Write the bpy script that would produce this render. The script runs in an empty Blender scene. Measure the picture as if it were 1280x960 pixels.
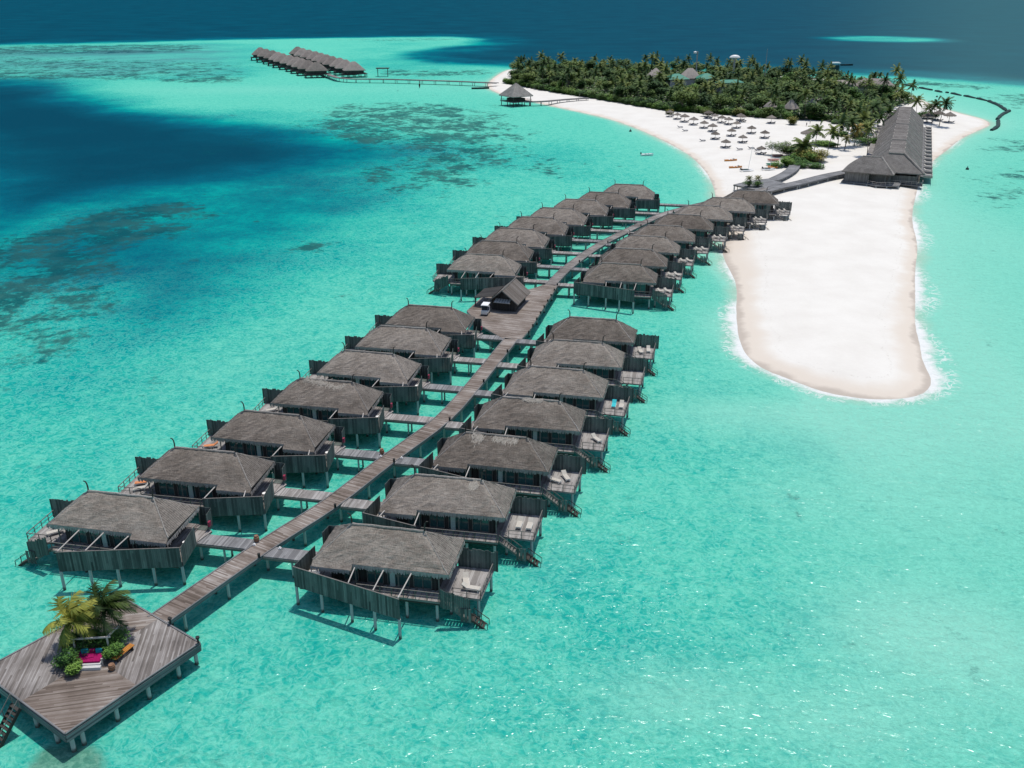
import bpy, math, random
import numpy as np
from mathutils import Vector, Matrix
random.seed(7); rng=np.random.default_rng(7)
PI=math.pi
scene=bpy.context.scene
COL=scene.collection
# ---------------------------------------------------------------- camera
CAMH=60.0; F=1175.0; TH=math.atan(500/1175)
cd=bpy.data.cameras.new('camera'); cam=bpy.data.objects.new('camera',cd); COL.objects.link(cam)
cam.location=(0,0,CAMH); cam.rotation_euler=(PI/2-TH,0,0)
cd.sensor_width=36; cd.lens=36*F/1280; cd.clip_start=1; cd.clip_end=60000
scene.camera=cam
ct,st=math.cos(TH),math.sin(TH)
def at(px,py,h=0.0):
    """world x,y where the photo's point (px,py) meets the level z=h"""
    x=px-640; y=480-py
    d=(x,F*ct+y*st,-F*st+y*ct)
    k=(CAMH-h)/-d[2]
    return (d[0]*k,d[1]*k)
# ---------------------------------------------------------------- materials
def ramp(nt,pos_cols):
    r=nt.nodes.new('ShaderNodeValToRGB'); e=r.color_ramp.elements
    while len(e)<len(pos_cols): e.new(0.5)
    for el,(p,c) in zip(e,pos_cols): el.position=p; el.color=(*c,1)
    return r
class NT:
    def __init__(s,name,rough=.8,spec=.3,col=(.5,.5,.5)):
        s.m=bpy.data.materials.new(name); s.m.use_nodes=True; s.nt=s.m.node_tree
        s.b=s.nt.nodes['Principled BSDF']
        s.b.inputs['Roughness'].default_value=rough
        s.b.inputs['Specular IOR Level'].default_value=spec
        s.b.inputs['Base Color'].default_value=(*col,1)
    def n(s,t,**k):
        nd=s.nt.nodes.new('ShaderNode'+t)
        for a,v in k.items(): setattr(nd,a,v)
        return nd
    def l(s,a,b): s.nt.links.new(a,b)
    def val(s,nd_in,v):
        if hasattr(v,'is_linked') or isinstance(v,bpy.types.NodeSocket): s.l(v,nd_in)
        else: nd_in.default_value=v
    def math(s,op,a,b=0.0,clamp=False):
        nd=s.n('Math',operation=op,use_clamp=clamp); s.val(nd.inputs[0],a); s.val(nd.inputs[1],b); return nd.outputs[0]
    def mix(s,f,a,b,bt='MIX'):
        nd=s.n('Mix',data_type='RGBA',blend_type=bt); s.val(nd.inputs[0],f)
        for i,v in ((6,a),(7,b)):
            if isinstance(v,bpy.types.NodeSocket): s.l(v,nd.inputs[i])
            else: nd.inputs[i].default_value=(*v,1)
        return nd.outputs[2]
    def attr(s,name): return s.n('Attribute',attribute_name=name).outputs['Fac']
    def mapped(s,src,scale,loc=(0,0,0)):
        nd=s.n('Mapping'); nd.inputs['Scale'].default_value=scale; nd.inputs['Location'].default_value=loc
        s.l(src,nd.inputs[0]); return nd.outputs[0]
    def noise(s,vec,scale,detail=3,rough=.55,dist=0):
        nd=s.n('TexNoise'); nd.inputs['Scale'].default_value=scale; nd.inputs['Detail'].default_value=detail
        nd.inputs['Roughness'].default_value=rough; nd.inputs['Distortion'].default_value=dist
        if vec is not None: s.l(vec,nd.inputs['Vector'])
        return nd.outputs['Fac']
    def smooth(s,v,a,b):
        nd=s.n('MapRange',interpolation_type='SMOOTHSTEP'); s.val(nd.inputs[0],v); nd.inputs[1].default_value=a; nd.inputs[2].default_value=b
        return nd.outputs[0]
    def bump(s,h,strength=.3,dist=.1,norm=None):
        nd=s.n('Bump'); nd.inputs['Strength'].default_value=strength; nd.inputs['Distance'].default_value=dist
        s.l(h,nd.inputs['Height'])
        if norm is not None: s.l(norm,nd.inputs['Normal'])
        return nd.outputs[0]
    def base(s,c): s.l(c,s.b.inputs['Base Color'])
    def normal(s,c): s.l(c,s.b.inputs['Normal'])
M={}
def simple(name,col,rough=.7,spec=.3,var=.25,scale=6):
    t=NT(name,rough,spec,col); g=t.n('TexCoord').outputs['Object']
    f=t.noise(g,scale,3); r=ramp(t.nt,[(.3,tuple(c*(1-var) for c in col)),(.7,tuple(min(1,c*(1+var)) for c in col))]); t.l(f,r.inputs[0])
    t.base(r.outputs[0]); M[name]=t.m; return t.m
def planks(name,cols,width=.15,rough=.85,gap=.35,bump=.5,blotch=.35):
    """weathered boards: u of the uv map runs across the boards, v along them"""
    t=NT(name,rough,.2); uv=t.n('UVMap').outputs[0]; sp=t.n('SeparateXYZ'); t.l(uv,sp.inputs[0])
    q=t.math('DIVIDE',sp.outputs[0],width); fl=t.math('FLOOR',q); fr=t.math('FRACT',q)
    seg=t.math('FLOOR',t.math('ADD',t.math('DIVIDE',sp.outputs[1],6.5),t.math('MULTIPLY',fl,.37)))
    cb=t.n('CombineXYZ'); t.l(fl,cb.inputs[0]); t.l(seg,cb.inputs[1])
    wn=t.n('TexWhiteNoise',noise_dimensions='3D'); t.l(cb.outputs[0],wn.inputs[0])
    g=t.n('TexCoord').outputs['Object']
    big=t.noise(g,.25,3); stre=t.noise(t.mapped(uv,(14,.9,1)),1.0,4,.65)
    v=t.math('ADD',t.math('MULTIPLY',wn.outputs['Value'],.5),t.math('MULTIPLY',stre,.5))
    v=t.math('ADD',v,t.math('MULTIPLY',t.math('SUBTRACT',big,.5),blotch*2))
    r=ramp(t.nt,[(.12+.25*i,c) for i,c in enumerate(cols)]); t.l(v,r.inputs[0])
    edge=t.math('LESS_THAN',t.math('ABSOLUTE',t.math('SUBTRACT',fr,.5)),.45)
    c=t.mix(t.math('MULTIPLY',t.math('SUBTRACT',1.0,edge),gap),r.outputs[0],(.02,.018,.016))
    t.base(c); t.normal(t.bump(t.math('ADD',edge,stre),bump,.02)); M[name]=t.m; return t.m
planks('deck_wood',[(.085,.076,.07),(.15,.132,.12),(.22,.20,.187),(.34,.32,.305)],.16,blotch=.55)
planks('deck_wood_brown',[(.09,.07,.056),(.155,.123,.103),(.225,.19,.165),(.35,.32,.295)],.16,blotch=.55)
planks('sundeck_wood',[(.12,.11,.102),(.19,.176,.165),(.26,.243,.23),(.36,.345,.33)],.16,blotch=.5)
planks('fence_wood',[(.035,.042,.04),(.07,.085,.08),(.12,.14,.13),(.2,.22,.205)],.2,gap=.6)
planks('wall_wood',[(.02,.019,.018),(.035,.032,.03),(.05,.046,.043),(.075,.07,.065)],.22,gap=.5)
planks('grey_cladding',[(.09,.085,.08),(.13,.125,.12),(.17,.165,.16),(.22,.21,.2)],.25,gap=.4)
planks('boardwalk_grey',[(.10,.10,.10),(.145,.145,.148),(.2,.2,.203),(.27,.27,.27)],.2,gap=.45)
simple('rail_wood',(.14,.13,.12)); simple('pole_wood',(.42,.39,.36),var=.15); simple('dark_wood',(.04,.035,.03))
simple('orange_wood',(.42,.17,.03)); simple('white_plastic',(.75,.74,.72),.4,.5,.05); simple('cream_mattress',(.46,.43,.38),.9,.2,.08)
simple('navy_cloth',(.012,.03,.075),.9,.1,.2); simple('magenta_cloth',(.27,.008,.085),.9,.1,.2); simple('teal_cloth',(.02,.27,.33),.9,.1,.1)
simple('turquoise_cloth',(.05,.45,.5),.9,.1,.1); simple('orange_cloth',(.55,.22,.1),.9,.1,.15); simple('red_box',(.26,.02,.06),.5,.4,.1)
simple('clay',(.22,.12,.07)); simple('black_rubber',(.02,.02,.02)); simple('orange_hull',(.62,.26,.06),.4,.5,.08); simple('white_hull',(.8,.8,.78),.3,.5,.04)
simple('pink_board',(.42,.22,.18),.6,.4,.15); simple('green_board',(.06,.22,.14),.5,.4,.1); simple('green_roof',(.03,.20,.14),.6,.3,.15,2)
simple('pale_roof',(.33,.29,.26),.9,.1,.2,2); simple('pale_wall',(.42,.42,.42),.8,.2,.1); simple('dark_tube',(.02,.045,.045),.8,.2,.3); simple('pebble_grey',(.3,.28,.26))
simple('metal_grey',(.3,.3,.3),.4,.5,.1); simple('tyre',(.02,.02,.02)); simple('skin',(.3,.16,.1)); simple('terrace_white',(.5,.5,.49),.7,.3,.08)
simple('coral_brown',(.12,.15,.10)); planks('hut_roof',[(.085,.07,.06),(.12,.10,.088),(.16,.14,.125),(.2,.18,.165)],.3,gap=.4)
simple('pale_metal_sheet',(.35,.34,.32),.5,.4,.3)
# posts: pale concrete, dark at the water line (growth stain in height)
t=NT('stilt_concrete',.9,.2); g=t.n('TexCoord').outputs['Object']; ge=t.n('NewGeometry').outputs['Position']; sp=t.n('SeparateXYZ'); t.l(ge,sp.inputs[0])
z=t.math('ADD',sp.outputs[2],t.math('MULTIPLY',t.noise(ge,3,2),.4)); f=t.smooth(z,.35,.75)
c=t.mix(f,(.03,.035,.025),(.42,.43,.42)); c=t.mix(t.math('MULTIPLY',t.noise(ge,5,3),.5),c,(.2,.22,.21)); t.base(c); M['stilt_concrete']=t.m
# glass
t=NT('door_glass',.08,.6,(.03,.09,.09)); t.b.inputs['Metallic'].default_value=.0; M['door_glass']=t.m
t=NT('windscreen',.1,.6,(.03,.035,.04)); M['windscreen']=t.m
simple('curtain_white',(.42,.52,.48),.8,.2,.1)
# thatch
def thatch(name,dark,mid,light,furrow=False):
    t=NT(name,.95,.08); uv=t.n('UVMap').outputs[0]; g=t.n('TexCoord').outputs['Object']
    rnd=t.n('ObjectInfo').outputs['Random']
    off=t.n('VectorMath',operation='ADD'); t.l(g,off.inputs[0]); cb=t.n('CombineXYZ'); t.l(t.math('MULTIPLY',rnd,50.0),cb.inputs[0]); t.l(t.math('MULTIPLY',rnd,31.0),cb.inputs[1]); t.l(cb.outputs[0],off.inputs[1])
    straw=t.noise(t.mapped(uv,(9,1.6,1)),1.0,5,.7); course=t.noise(t.mapped(uv,(.9,5.5,1)),1.0,4,.7); blot=t.noise(off.outputs[0],.45,4,.6)
    fine=t.noise(off.outputs[0],7,4,.75)
    v=t.math('ADD',t.math('MULTIPLY',straw,.32),t.math('MULTIPLY',course,.38)); v=t.math('ADD',v,t.math('MULTIPLY',fine,.3))
    v=t.math('ADD',v,t.math('MULTIPLY',t.math('SUBTRACT',blot,.5),.35)); v=t.math('ADD',v,t.math('MULTIPLY',t.math('SUBTRACT',rnd,.5),.15))
    if furrow:
        wv=t.n('TexWave',wave_type='BANDS',bands_direction='X'); wv.inputs['Scale'].default_value=1.1; wv.inputs['Distortion'].default_value=1.2; t.l(uv,wv.inputs['Vector'])
        v=t.math('ADD',v,t.math('MULTIPLY',t.math('SUBTRACT',wv.outputs['Fac'],.5),.16))
    r=ramp(t.nt,[(.3,dark),(.5,mid),(.7,light)]); t.l(v,r.inputs[0]); c=r.outputs[0]
    h=t.math('ADD',straw,course); h=t.math('ADD',h,fine)
    t.base(c); t.normal(t.bump(h,.9,.09)); M[name]=t.m
thatch('thatch',(.08,.065,.054),(.20,.17,.143),(.38,.335,.29))
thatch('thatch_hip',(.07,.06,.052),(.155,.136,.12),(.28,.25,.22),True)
thatch('thatch_pale',(.17,.155,.14),(.30,.275,.25),(.46,.43,.395))
thatch('thatch_grey',(.085,.077,.072),(.18,.168,.157),(.31,.29,.272))
thatch('thatch_far',(.13,.11,.10),(.24,.205,.185),(.36,.315,.29))
# foliage: colour varies leaf to leaf and tree to tree
def foliage(name,c0,c1,c2):
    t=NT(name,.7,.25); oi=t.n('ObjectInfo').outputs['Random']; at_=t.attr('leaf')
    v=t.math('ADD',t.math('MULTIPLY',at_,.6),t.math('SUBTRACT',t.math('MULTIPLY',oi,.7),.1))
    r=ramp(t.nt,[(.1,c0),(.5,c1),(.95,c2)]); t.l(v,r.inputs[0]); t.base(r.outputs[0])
    t.b.inputs['Transmission Weight'].default_value=0
    M[name]=t.m
foliage('palm_leaf',(.018,.045,.012),(.045,.09,.02),(.16,.19,.045))
foliage('palm_leaf_gold',(.03,.05,.015),(.10,.12,.03),(.30,.22,.05))
foliage('palm_leaf_mid',(.014,.032,.008),(.07,.11,.018),(.30,.29,.05))
foliage('palm_leaf_warm',(.02,.04,.01),(.09,.125,.022),(.42,.33,.06))
foliage('tree_leaf',(.017,.048,.012),(.045,.105,.024),(.13,.19,.04))
foliage('shrub_leaf',(.022,.065,.012),(.055,.14,.022),(.14,.24,.04))
foliage('gold_leaf',(.04,.07,.015),(.12,.15,.03),(.26,.23,.05))
simple('fresh_thatch',(.38,.34,.29),.95,.1,.3,8)
simple('trunk',(.17,.14,.11),.9,.1,.3,5)
# ---------------------------------------------------------------- mesh builder
class MB:
    def __init__(s): s.v=[];s.f=[];s.uv=[];s.mi=[];s.mats=[];s.at=[]
    def mat(s,m):
        if m not in s.mats: s.mats.append(m)
        return s.mats.index(m)
    def face(s,pts,uvs=None,m=None,a=0.0):
        i=len(s.v); s.v+= [tuple(p) for p in pts]; s.f.append(tuple(range(i,i+len(pts))))
        if uvs is None:
            uvs=[(p[0],p[1]) for p in pts]
        s.uv+=list(uvs); s.mi.append(s.mat(m) if m else 0); s.at.append(a)
    def box(s,c,d,rz=0,m=None,grain=None,uvo=(0,0)):
        """box centre c, size d turned by rz. grain 'x','y','z' = the direction the boards run"""
        x,y,z=d[0]/2,d[1]/2,d[2]/2; cr,sr=math.cos(rz),math.sin(rz)
        P=[(a*x,b*y,e*z) for e in(-1,1) for b in(-1,1) for a in(-1,1)]
        for idx in ((0,2,3,1),(4,5,7,6),(0,1,5,4),(2,6,7,3),(0,4,6,2),(1,3,7,5)):
            L=[P[i] for i in idx]; n=[max(abs(p[k]-L[0][k]) for p in L) for k in range(3)]
            ax=[k for k in range(3) if n[k]>1e-6]
            g={'x':0,'y':1,'z':2}.get(grain,2)
            if g in ax:
                o=[k for k in ax if k!=g]; o=o[0] if o else g
            else: o,g=(ax[0],ax[-1])
            base=(c[0],c[1],c[2])
            uv=[(p[o]+(base[o] if rz==0 else 0)+uvo[0],p[g]+uvo[1]) for p in L]
            s.face([(c[0]+p[0]*cr-p[1]*sr,c[1]+p[0]*sr+p[1]*cr,c[2]+p[2]) for p in L],uv,m)
    def bar(s,a,b,w,h=None,m=None):
        """square bar from a to b"""
        h=h or w; a=Vector(a); b=Vector(b); d=b-a; L=d.length
        if L<1e-6: return
        d.normalize(); up=Vector((0,0,1)) if abs(d.z)<.95 else Vector((0,1,0))
        r=d.cross(up).normalized(); u=r.cross(d)
        P=[p+r*(i*w/2)+u*(j*h/2) for p in(a,b) for j in(-1,1) for i in(-1,1)]
        for idx in((0,1,3,2),(4,6,7,5),(0,4,5,1),(2,3,7,6),(0,2,6,4),(1,5,7,3)):
            L4=[P[i] for i in idx]; s.face(L4,[((p-a).dot(r)+(p-a).dot(u),(p-a).dot(d)) for p in L4],m)
    def tube(s,pts,rad,seg=8,m=None,cap=True,a=0.0):
        pts=[Vector(p) for p in pts]; n=len(pts); rr=rad if hasattr(rad,'__len__') else [rad]*n
        rings=[]
        for i,p in enumerate(pts):
            d=(pts[min(i+1,n-1)]-pts[max(i-1,0)]).normalized(); up=Vector((0,0,1)) if abs(d.z)<.9 else Vector((0,1,0))
            r=d.cross(up).normalized(); u=r.cross(d)
            rings.append([p+r*math.cos(2*PI*k/seg)*rr[i]+u*math.sin(2*PI*k/seg)*rr[i] for k in range(seg)])
        for i in range(n-1):
            for k in range(seg):
                k2=(k+1)%seg
                s.face([rings[i][k],rings[i][k2],rings[i+1][k2],rings[i+1][k]],[(k/seg,i),((k+1)/seg,i),((k+1)/seg,i+1),(k/seg,i+1)],m,a)
        if cap:
            s.face(rings[0][::-1],None,m,a); s.face(rings[-1],None,m,a)
    def lathe(s,c,prof,seg=16,m=None,sx=1,sy=1):
        R=[[(c[0]+r*sx*math.cos(2*PI*k/seg),c[1]+r*sy*math.sin(2*PI*k/seg),c[2]+z) for k in range(seg)] for r,z in prof]
        for i in range(len(R)-1):
            for k in range(seg):
                k2=(k+1)%seg; s.face([R[i][k],R[i][k2],R[i+1][k2],R[i+1][k]],[(k,i),(k+1,i),(k+1,i+1),(k,i+1)],m)
    def prism(s,poly,z0,z1,m=None,grain=0.0,top=None):
        """flat slab over a polygon; boards run along the direction `grain`"""
        g=(math.cos(grain),math.sin(grain)); o=(-g[1],g[0])
        uv=lambda p:(p[0]*o[0]+p[1]*o[1],p[0]*g[0]+p[1]*g[1])
        s.face([(x,y,z1) for x,y in poly],[uv(p) for p in poly],top or m)
        s.face([(x,y,z0) for x,y in poly[::-1]],[uv(p) for p in poly[::-1]],m)
        n=len(poly)
        for i in range(n):
            a,b=poly[i],poly[(i+1)%n]; L=math.dist(a,b)
            s.face([(*a,z0),(*b,z0),(*b,z1),(*a,z1)],[(z0,0),(z0,L),(z1,L),(z1,0)],m)
    def mirror(s):
        s.v=[(-x,y,z) for x,y,z in s.v]
        k=0; uv=[]
        nf=[]
        for f in s.f:
            n=len(f); nf.append(tuple(reversed(f))); uv+=s.uv[k:k+n][::-1]; k+=n
        s.f=nf; s.uv=uv; return s
    def mesh(s,name,mat=None,smooth=False):
        me=bpy.data.meshes.new(name); me.from_pydata(s.v,[],s.f)
        ul=me.uv_layers.new(name='UVMap'); ul.data.foreach_set('uv',np.array(s.uv,dtype=np.float32).ravel())
        for m in ([M[x] for x in s.mats] if s.mats else [M[mat]]): me.materials.append(m)
        if s.mats: me.polygons.foreach_set('material_index',s.mi)
        if any(s.at):
            a=me.attributes.new('leaf','FLOAT','FACE'); a.data.foreach_set('value',s.at)
        if smooth: me.polygons.foreach_set('use_smooth',[True]*len(me.polygons))
        me.update(); return me
    def obj(s,name,mat=None,parent=None,loc=None,rz=0,smooth=False):
        o=bpy.data.objects.new(name,s.mesh(name,mat,smooth)); COL.objects.link(o)
        if parent: o.parent=parent
        if loc: o.location=loc
        o.rotation_euler[2]=rz
        return o
def tag(o,label=None,cat=None,group=None,kind=None):
    if label: o['label']=label
    if cat: o['category']=cat
    if group: o['group']=group
    if kind: o['kind']=kind
    return o
def thing(name,label,cat,loc=(0,0,0),rz=0,group=None):
    o=bpy.data.objects.new(name,None); COL.objects.link(o); o.location=loc; o.rotation_euler[2]=rz; o.empty_display_size=.3
    return tag(o,label,cat,group)
KIDS={}
def dup(root,loc,rz=0,label=None,group=None,scale=None,cat=None):
    """copy of a thing together with copies of its parts and sub-parts"""
    r=root.copy(); COL.objects.link(r); r.location=loc; r.rotation_euler=(0,0,rz)
    if scale is not None: r.scale=scale if hasattr(scale,'__len__') else (scale,)*3
    if label: r['label']=label
    if group: r['group']=group
    if cat: r['category']=cat
    if root.name not in KIDS: KIDS[root.name]=[(c,list(c.children)) for c in root.children]
    for ch,gs in KIDS[root.name]:
        c=ch.copy(); COL.objects.link(c); c.parent=r
        for g in gs:
            d=g.copy(); COL.objects.link(d); d.parent=c
    return r
ORD=['nearest','second','third','fourth','fifth','sixth','seventh','eighth','ninth','tenth','eleventh','twelfth','thirteenth','fourteenth','fifteenth','sixteenth','seventeenth','eighteenth','nineteenth','twentieth']
# ---------------------------------------------------------------- shoreline and sea
def sdf(X,Y,poly):
    """signed distance, positive inside"""
    P=np.array(poly,float); n=len(P); d=np.full(X.shape,1e18); ins=np.zeros(X.shape,bool)
    for i in range(n):
        ax,ay=P[i]; bx,by=P[(i+1)%n]; ex,ey=bx-ax,by-ay; L=ex*ex+ey*ey+1e-9
        t_=np.clip(((X-ax)*ex+(Y-ay)*ey)/L,0,1); d=np.minimum(d,(X-ax-t_*ex)**2+(Y-ay-t_*ey)**2)
        c=((ay>Y)!=(by>Y)); 
        with np.errstate(divide='ignore',invalid='ignore'): xi=(bx-ax)*(Y-ay)/(by-ay+1e-12)+ax
        ins^=c&(X<xi)
    d=np.sqrt(d); return np.where(ins,d,-d)
def smoothpoly(p,it=2):
    for _ in range(it):
        q=[]
        for i in range(len(p)):
            a,b=p[i],p[(i+1)%len(p)]; q+=[(a[0]*.75+b[0]*.25,a[1]*.75+b[1]*.25),(a[0]*.25+b[0]*.75,a[1]*.25+b[1]*.75)]
        p=q
    return p
SH=[(606,107),(621,117.4),(677,130),(717,138.5),(764,149),(799,162),(832,177),(862.5,193.6),(883.6,214.7),(893,235),(895,250),(898,270),(907,290),(902,305),(904,322),(914,340),(922,358),(920,395),(926,437),(951,460.6),(985,473),(1022.5,488),(1054,495),(1094,499.7),(1132,498),(1157,492),(1166,476),(1152,451),(1150,432),(1143,407),(1144,376),(1143,339),(1148,307.5),(1138,273),(1146,239),(1151,216.5),(1167,200),(1183.6,188),(1198,175),(1221,164),(1240.6,156),(1230,148.6),(1201,142),(1165,131),(1140,119),(1100,107),(1060,100),(1000,96),(900,90),(760,86),(651,86),(633,87),(618,96)]
SHORE=smoothpoly([at(*p) for p in SH])
def axis(segs):
    out=[]
    for a,b,n in segs: out+=list(np.linspace(a,b,n,endpoint=False))
    return np.array(out+[segs[-1][1]])
def geo(a,b,n): return list(a*(b/a)**(np.arange(n)/n))
xs=np.array([-x for x in geo(420,30000,26)][::-1]+[-420]*0+list(np.arange(-420,-80,6))+list(np.arange(-80,150,1.5))+list(np.arange(150,260,2.5))+list(np.arange(260,800,7))+geo(800,30000,24)+[30000.0])
xs=np.unique(np.concatenate([xs]))
ys=np.array(list(-np.array(geo(10,3000,14))[::-1])+list(np.arange(0,40,4))+list(np.arange(40,340,1.5))+list(np.arange(340,560,2.5))+list(np.arange(560,1400,6))+geo(1400,40000,50)+[40000.0]); ys=np.unique(ys)
X,Y=np.meshgrid(xs,ys)
shore=sdf(X,Y,SHORE)
def poly_px(pts): return [at(*p) for p in pts]
def ss(x,a,b): t_=np.clip((x-a)/(b-a),0,1); return t_*t_*(3-2*t_)
def field(pts,a,b): return ss(sdf(X,Y,smoothpoly(poly_px(pts),1)),a,b)
deep=np.zeros_like(X)
basin=field([(-160,97),(0,97),(60,97),(110,104),(165,123),(200,135),(260,141),(330,146),(380,154),(430,160),(470,170),(500,190),(470,208),(420,222),(350,240),(270,250),(200,262),(120,270),(60,292),(0,318),(-160,350)],-24,70)
deep=np.maximum(deep,basin*.93)
bay2=field([(250,140),(430,160),(480,180),(480,215),(420,250),(330,280),(240,290),(180,320),(60,340),(0,340),(0,200)],-55,70)
deep=np.maximum(deep,bay2*.47)
oc=[(-900,64),(-300,60),(0,57),(150,54),(300,50),(500,47),(560,46.5),(592,49),(570,56),(520,62),(486,68),(500,75),(560,81),(640,85),(760,86),(900,88),(1030,94),(1140,98),(1210,104),(1290,110),(1700,130),(2600,150)]
ocw=[at(*p) for p in oc]; ocw=[(-30000,ocw[0][1]+200)]+ocw+[(30000,900),(40000,60000),(-40000,60000)]
dso=sdf(X,Y,ocw); ocean=ss(dso,-16,34); ocean2=ss(dso,-5,110)
tongue=np.exp(-((X-at(500,70)[0])**2/90**2+(Y-at(500,70)[1])**2/60**2))
deep=np.maximum(deep,ocean*.52+ocean2*.38)
bank=ss(sdf(X,Y,smoothpoly(poly_px([(1010,47),(1060,44.5),(1130,45),(1200,50),(1185,53),(1110,53.5),(1050,51)]),2)),-25,35)
deep=deep*(1-bank*.75)
def blob(px,py,rx,ry,amp):
    cx,cy=at(px,py); return amp*np.exp(-((X-cx)**2/rx**2+(Y-cy)**2/ry**2))
soft=np.zeros_like(X)
for b in [(330,290,25,40,.16),(240,380,16,22,.12),(300,330,30,30,.08),(560,300,14,26,.05),(640,220,40,40,.10),(800,560,8,9,.10),(980,550,10,14,.07),(900,640,9,10,.06),(720,720,9,9,.08),(1000,780,10,8,.09),(820,820,8,6,.09),(60,480,12,16,.07),(1240,560,10,20,.05),(430,780,10,9,.06),(860,480,7,12,.06),(60,320,40,40,.15),(480,190,45,40,.2),(520,80,60,50,.2),(440,250,25,35,.12),(180,400,14,22,.12),(700,190,20,30,.10),(140,66,60,30,.35),(640,900,10,5,.06),(1010,560,14,6,.05),(60,640,8,12,.06)]: soft+=blob(*b)
soft+=.09*ss(-X,-60,90)*ss(-Y,-420,-160)
shelf=field([(-300,60),(0,58),(150,56),(300,53),(330,64),(320,85),(300,100),(190,98),(120,102),(0,98),(-300,96)],-40,60); soft+=.30*shelf
soft+=.10*field([(440,50),(560,50),(500,64),(450,90),(620,92),(620,98),(440,98)],-40,60)
deep=np.clip(deep+soft+blob(60,150,60,90,.2)*basin,0,1)
pale=np.zeros_like(X)
for b in [(1160,430,9,40,.55),(1180,470,7,8,.5),(905,310,7,18,.7),(915,335,6,20,.5),(900,410,6,14,.4),(1060,515,25,5,.3),(880,500,8,14,.22),(1240,400,18,60,.25),(960,620,9,8,.22),(1130,780,12,8,.35),(1230,820,10,8,.35),(1200,560,16,30,.22),(1240,300,18,60,.25),(1010,530,30,10,.3),(800,880,9,6,.3),(700,700,6,6,.2),(860,860,8,6,.3),(300,112,90,35,.35),(560,108,60,60,.25),(1180,130,60,90,.2),(240,470,16,20,.18),(360,420,10,20,.12),(1100,620,14,14,.18),(640,540,10,30,.08),(1050,560,12,10,.14),(1060,900,9,5,.3)]: pale+=blob(*b)
shd=np.clip(-shore,0,None)
shelf_=shelf
pale=np.clip(pale+.5*np.exp(-shd/6.0)+.25*np.exp(-shd/18.0)*(X>45)+.30*ss(X/np.maximum(Y,1),.2,.5)+.35*shelf_,0,1)
reef=np.zeros_like(X)
for pts,amp,a,b in [
 ([(-120,330),(0,300),(60,278),(120,262),(200,250),(262,246),(278,258),(250,275),(210,296),(170,318),(130,350),(90,380),(30,410),(-120,470)],.97,-9,12),
 ([(-60,380),(60,370),(110,350),(175,330),(180,370),(150,400),(90,440),(0,490),(-60,500)],.78,-8,12),([(180,262),(285,258),(270,280),(200,300),(150,330),(130,330)],.8,-6,8),
 ([(395,138),(440,130),(520,128),(600,132),(655,150),(665,185),(640,215),(590,240),(500,246),(440,238),(455,212),(500,190),(455,186),(415,180),(385,160)],.88,-26,30),
 ([(380,152),(430,147),(470,152),(512,170),(500,185),(440,182),(400,170)],.98,-16,14),
 ([(440,215),(500,205),(560,212),(560,235),(500,243),(440,237)],.7,-12,10),
 ([(410,132),(470,128),(560,128),(560,138),(470,142),(410,142)],.75,-12,8),
 ([(338,317),(356,308),(400,302),(430,300),(412,309),(372,318),(345,322)],.9,-3,4),
 ([(370,299),(388,299),(388,305),(370,305)],.85,-2,2.5),([(420,294),(445,293),(443,298),(420,300)],.85,-2,2.5),
 ([(200,190),(330,160),(400,170),(380,195),(330,190),(230,210)],.45,-20,20),
 ([(-80,83),(0,86),(60,89),(130,90),(200,89),(200,99),(120,99),(0,100),(-80,99)],.85,-30,22),
 ([(-80,66),(60,72),(200,76),(300,78),(310,100),(190,101),(100,90),(-80,88)],.72,-40,30),
 ([(200,98),(300,93),(300,104),(210,103)],.9,-20,10),
 ([(-80,58),(150,56),(250,56),(250,64),(60,68),(-80,68)],.85,-30,10),
 ([(460,86),(560,88),(620,86),(620,92),(560,96),(470,95)],.8,-20,16),
 ([(560,48),(500,48),(400,50),(500,52),(580,50)],.6,-20,10),
 ([(650,200),(690,195),(740,205),(720,225),(660,222)],.72,-10,12),
 ([(1200,210),(1300,200),(1330,260),(1260,270),(1190,240)],.74,-10,22),
 ([(1225,175),(1300,172),(1300,190),(1230,190)],.72,-12,12),([(1230,118),(1330,112),(1330,135),(1250,135)],.74,-20,18),
 ([(1090,97),(1140,100),(1240,108),(1240,112),(1150,108),(1090,103)],.8,-20,12),
 ([(30,945),(70,925),(122,932),(140,960),(110,990),(20,990)],.55,-1.2,1.2),
 ([(200,945),(240,925),(250,945),(215,960)],.38,-1.5,1.5),
 ([(560,600),(600,610),(640,650),(600,660)],.2,-3,3),
 ([(760,615),(800,610),(810,640),(770,645)],.34,-2,3),
 ([(0,560),(40,520),(70,500),(60,530),(10,580)],.44,-3,4)]:
    reef=np.maximum(reef,amp*ss(sdf(X,Y,smoothpoly(poly_px(pts),1)),a,b))
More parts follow.
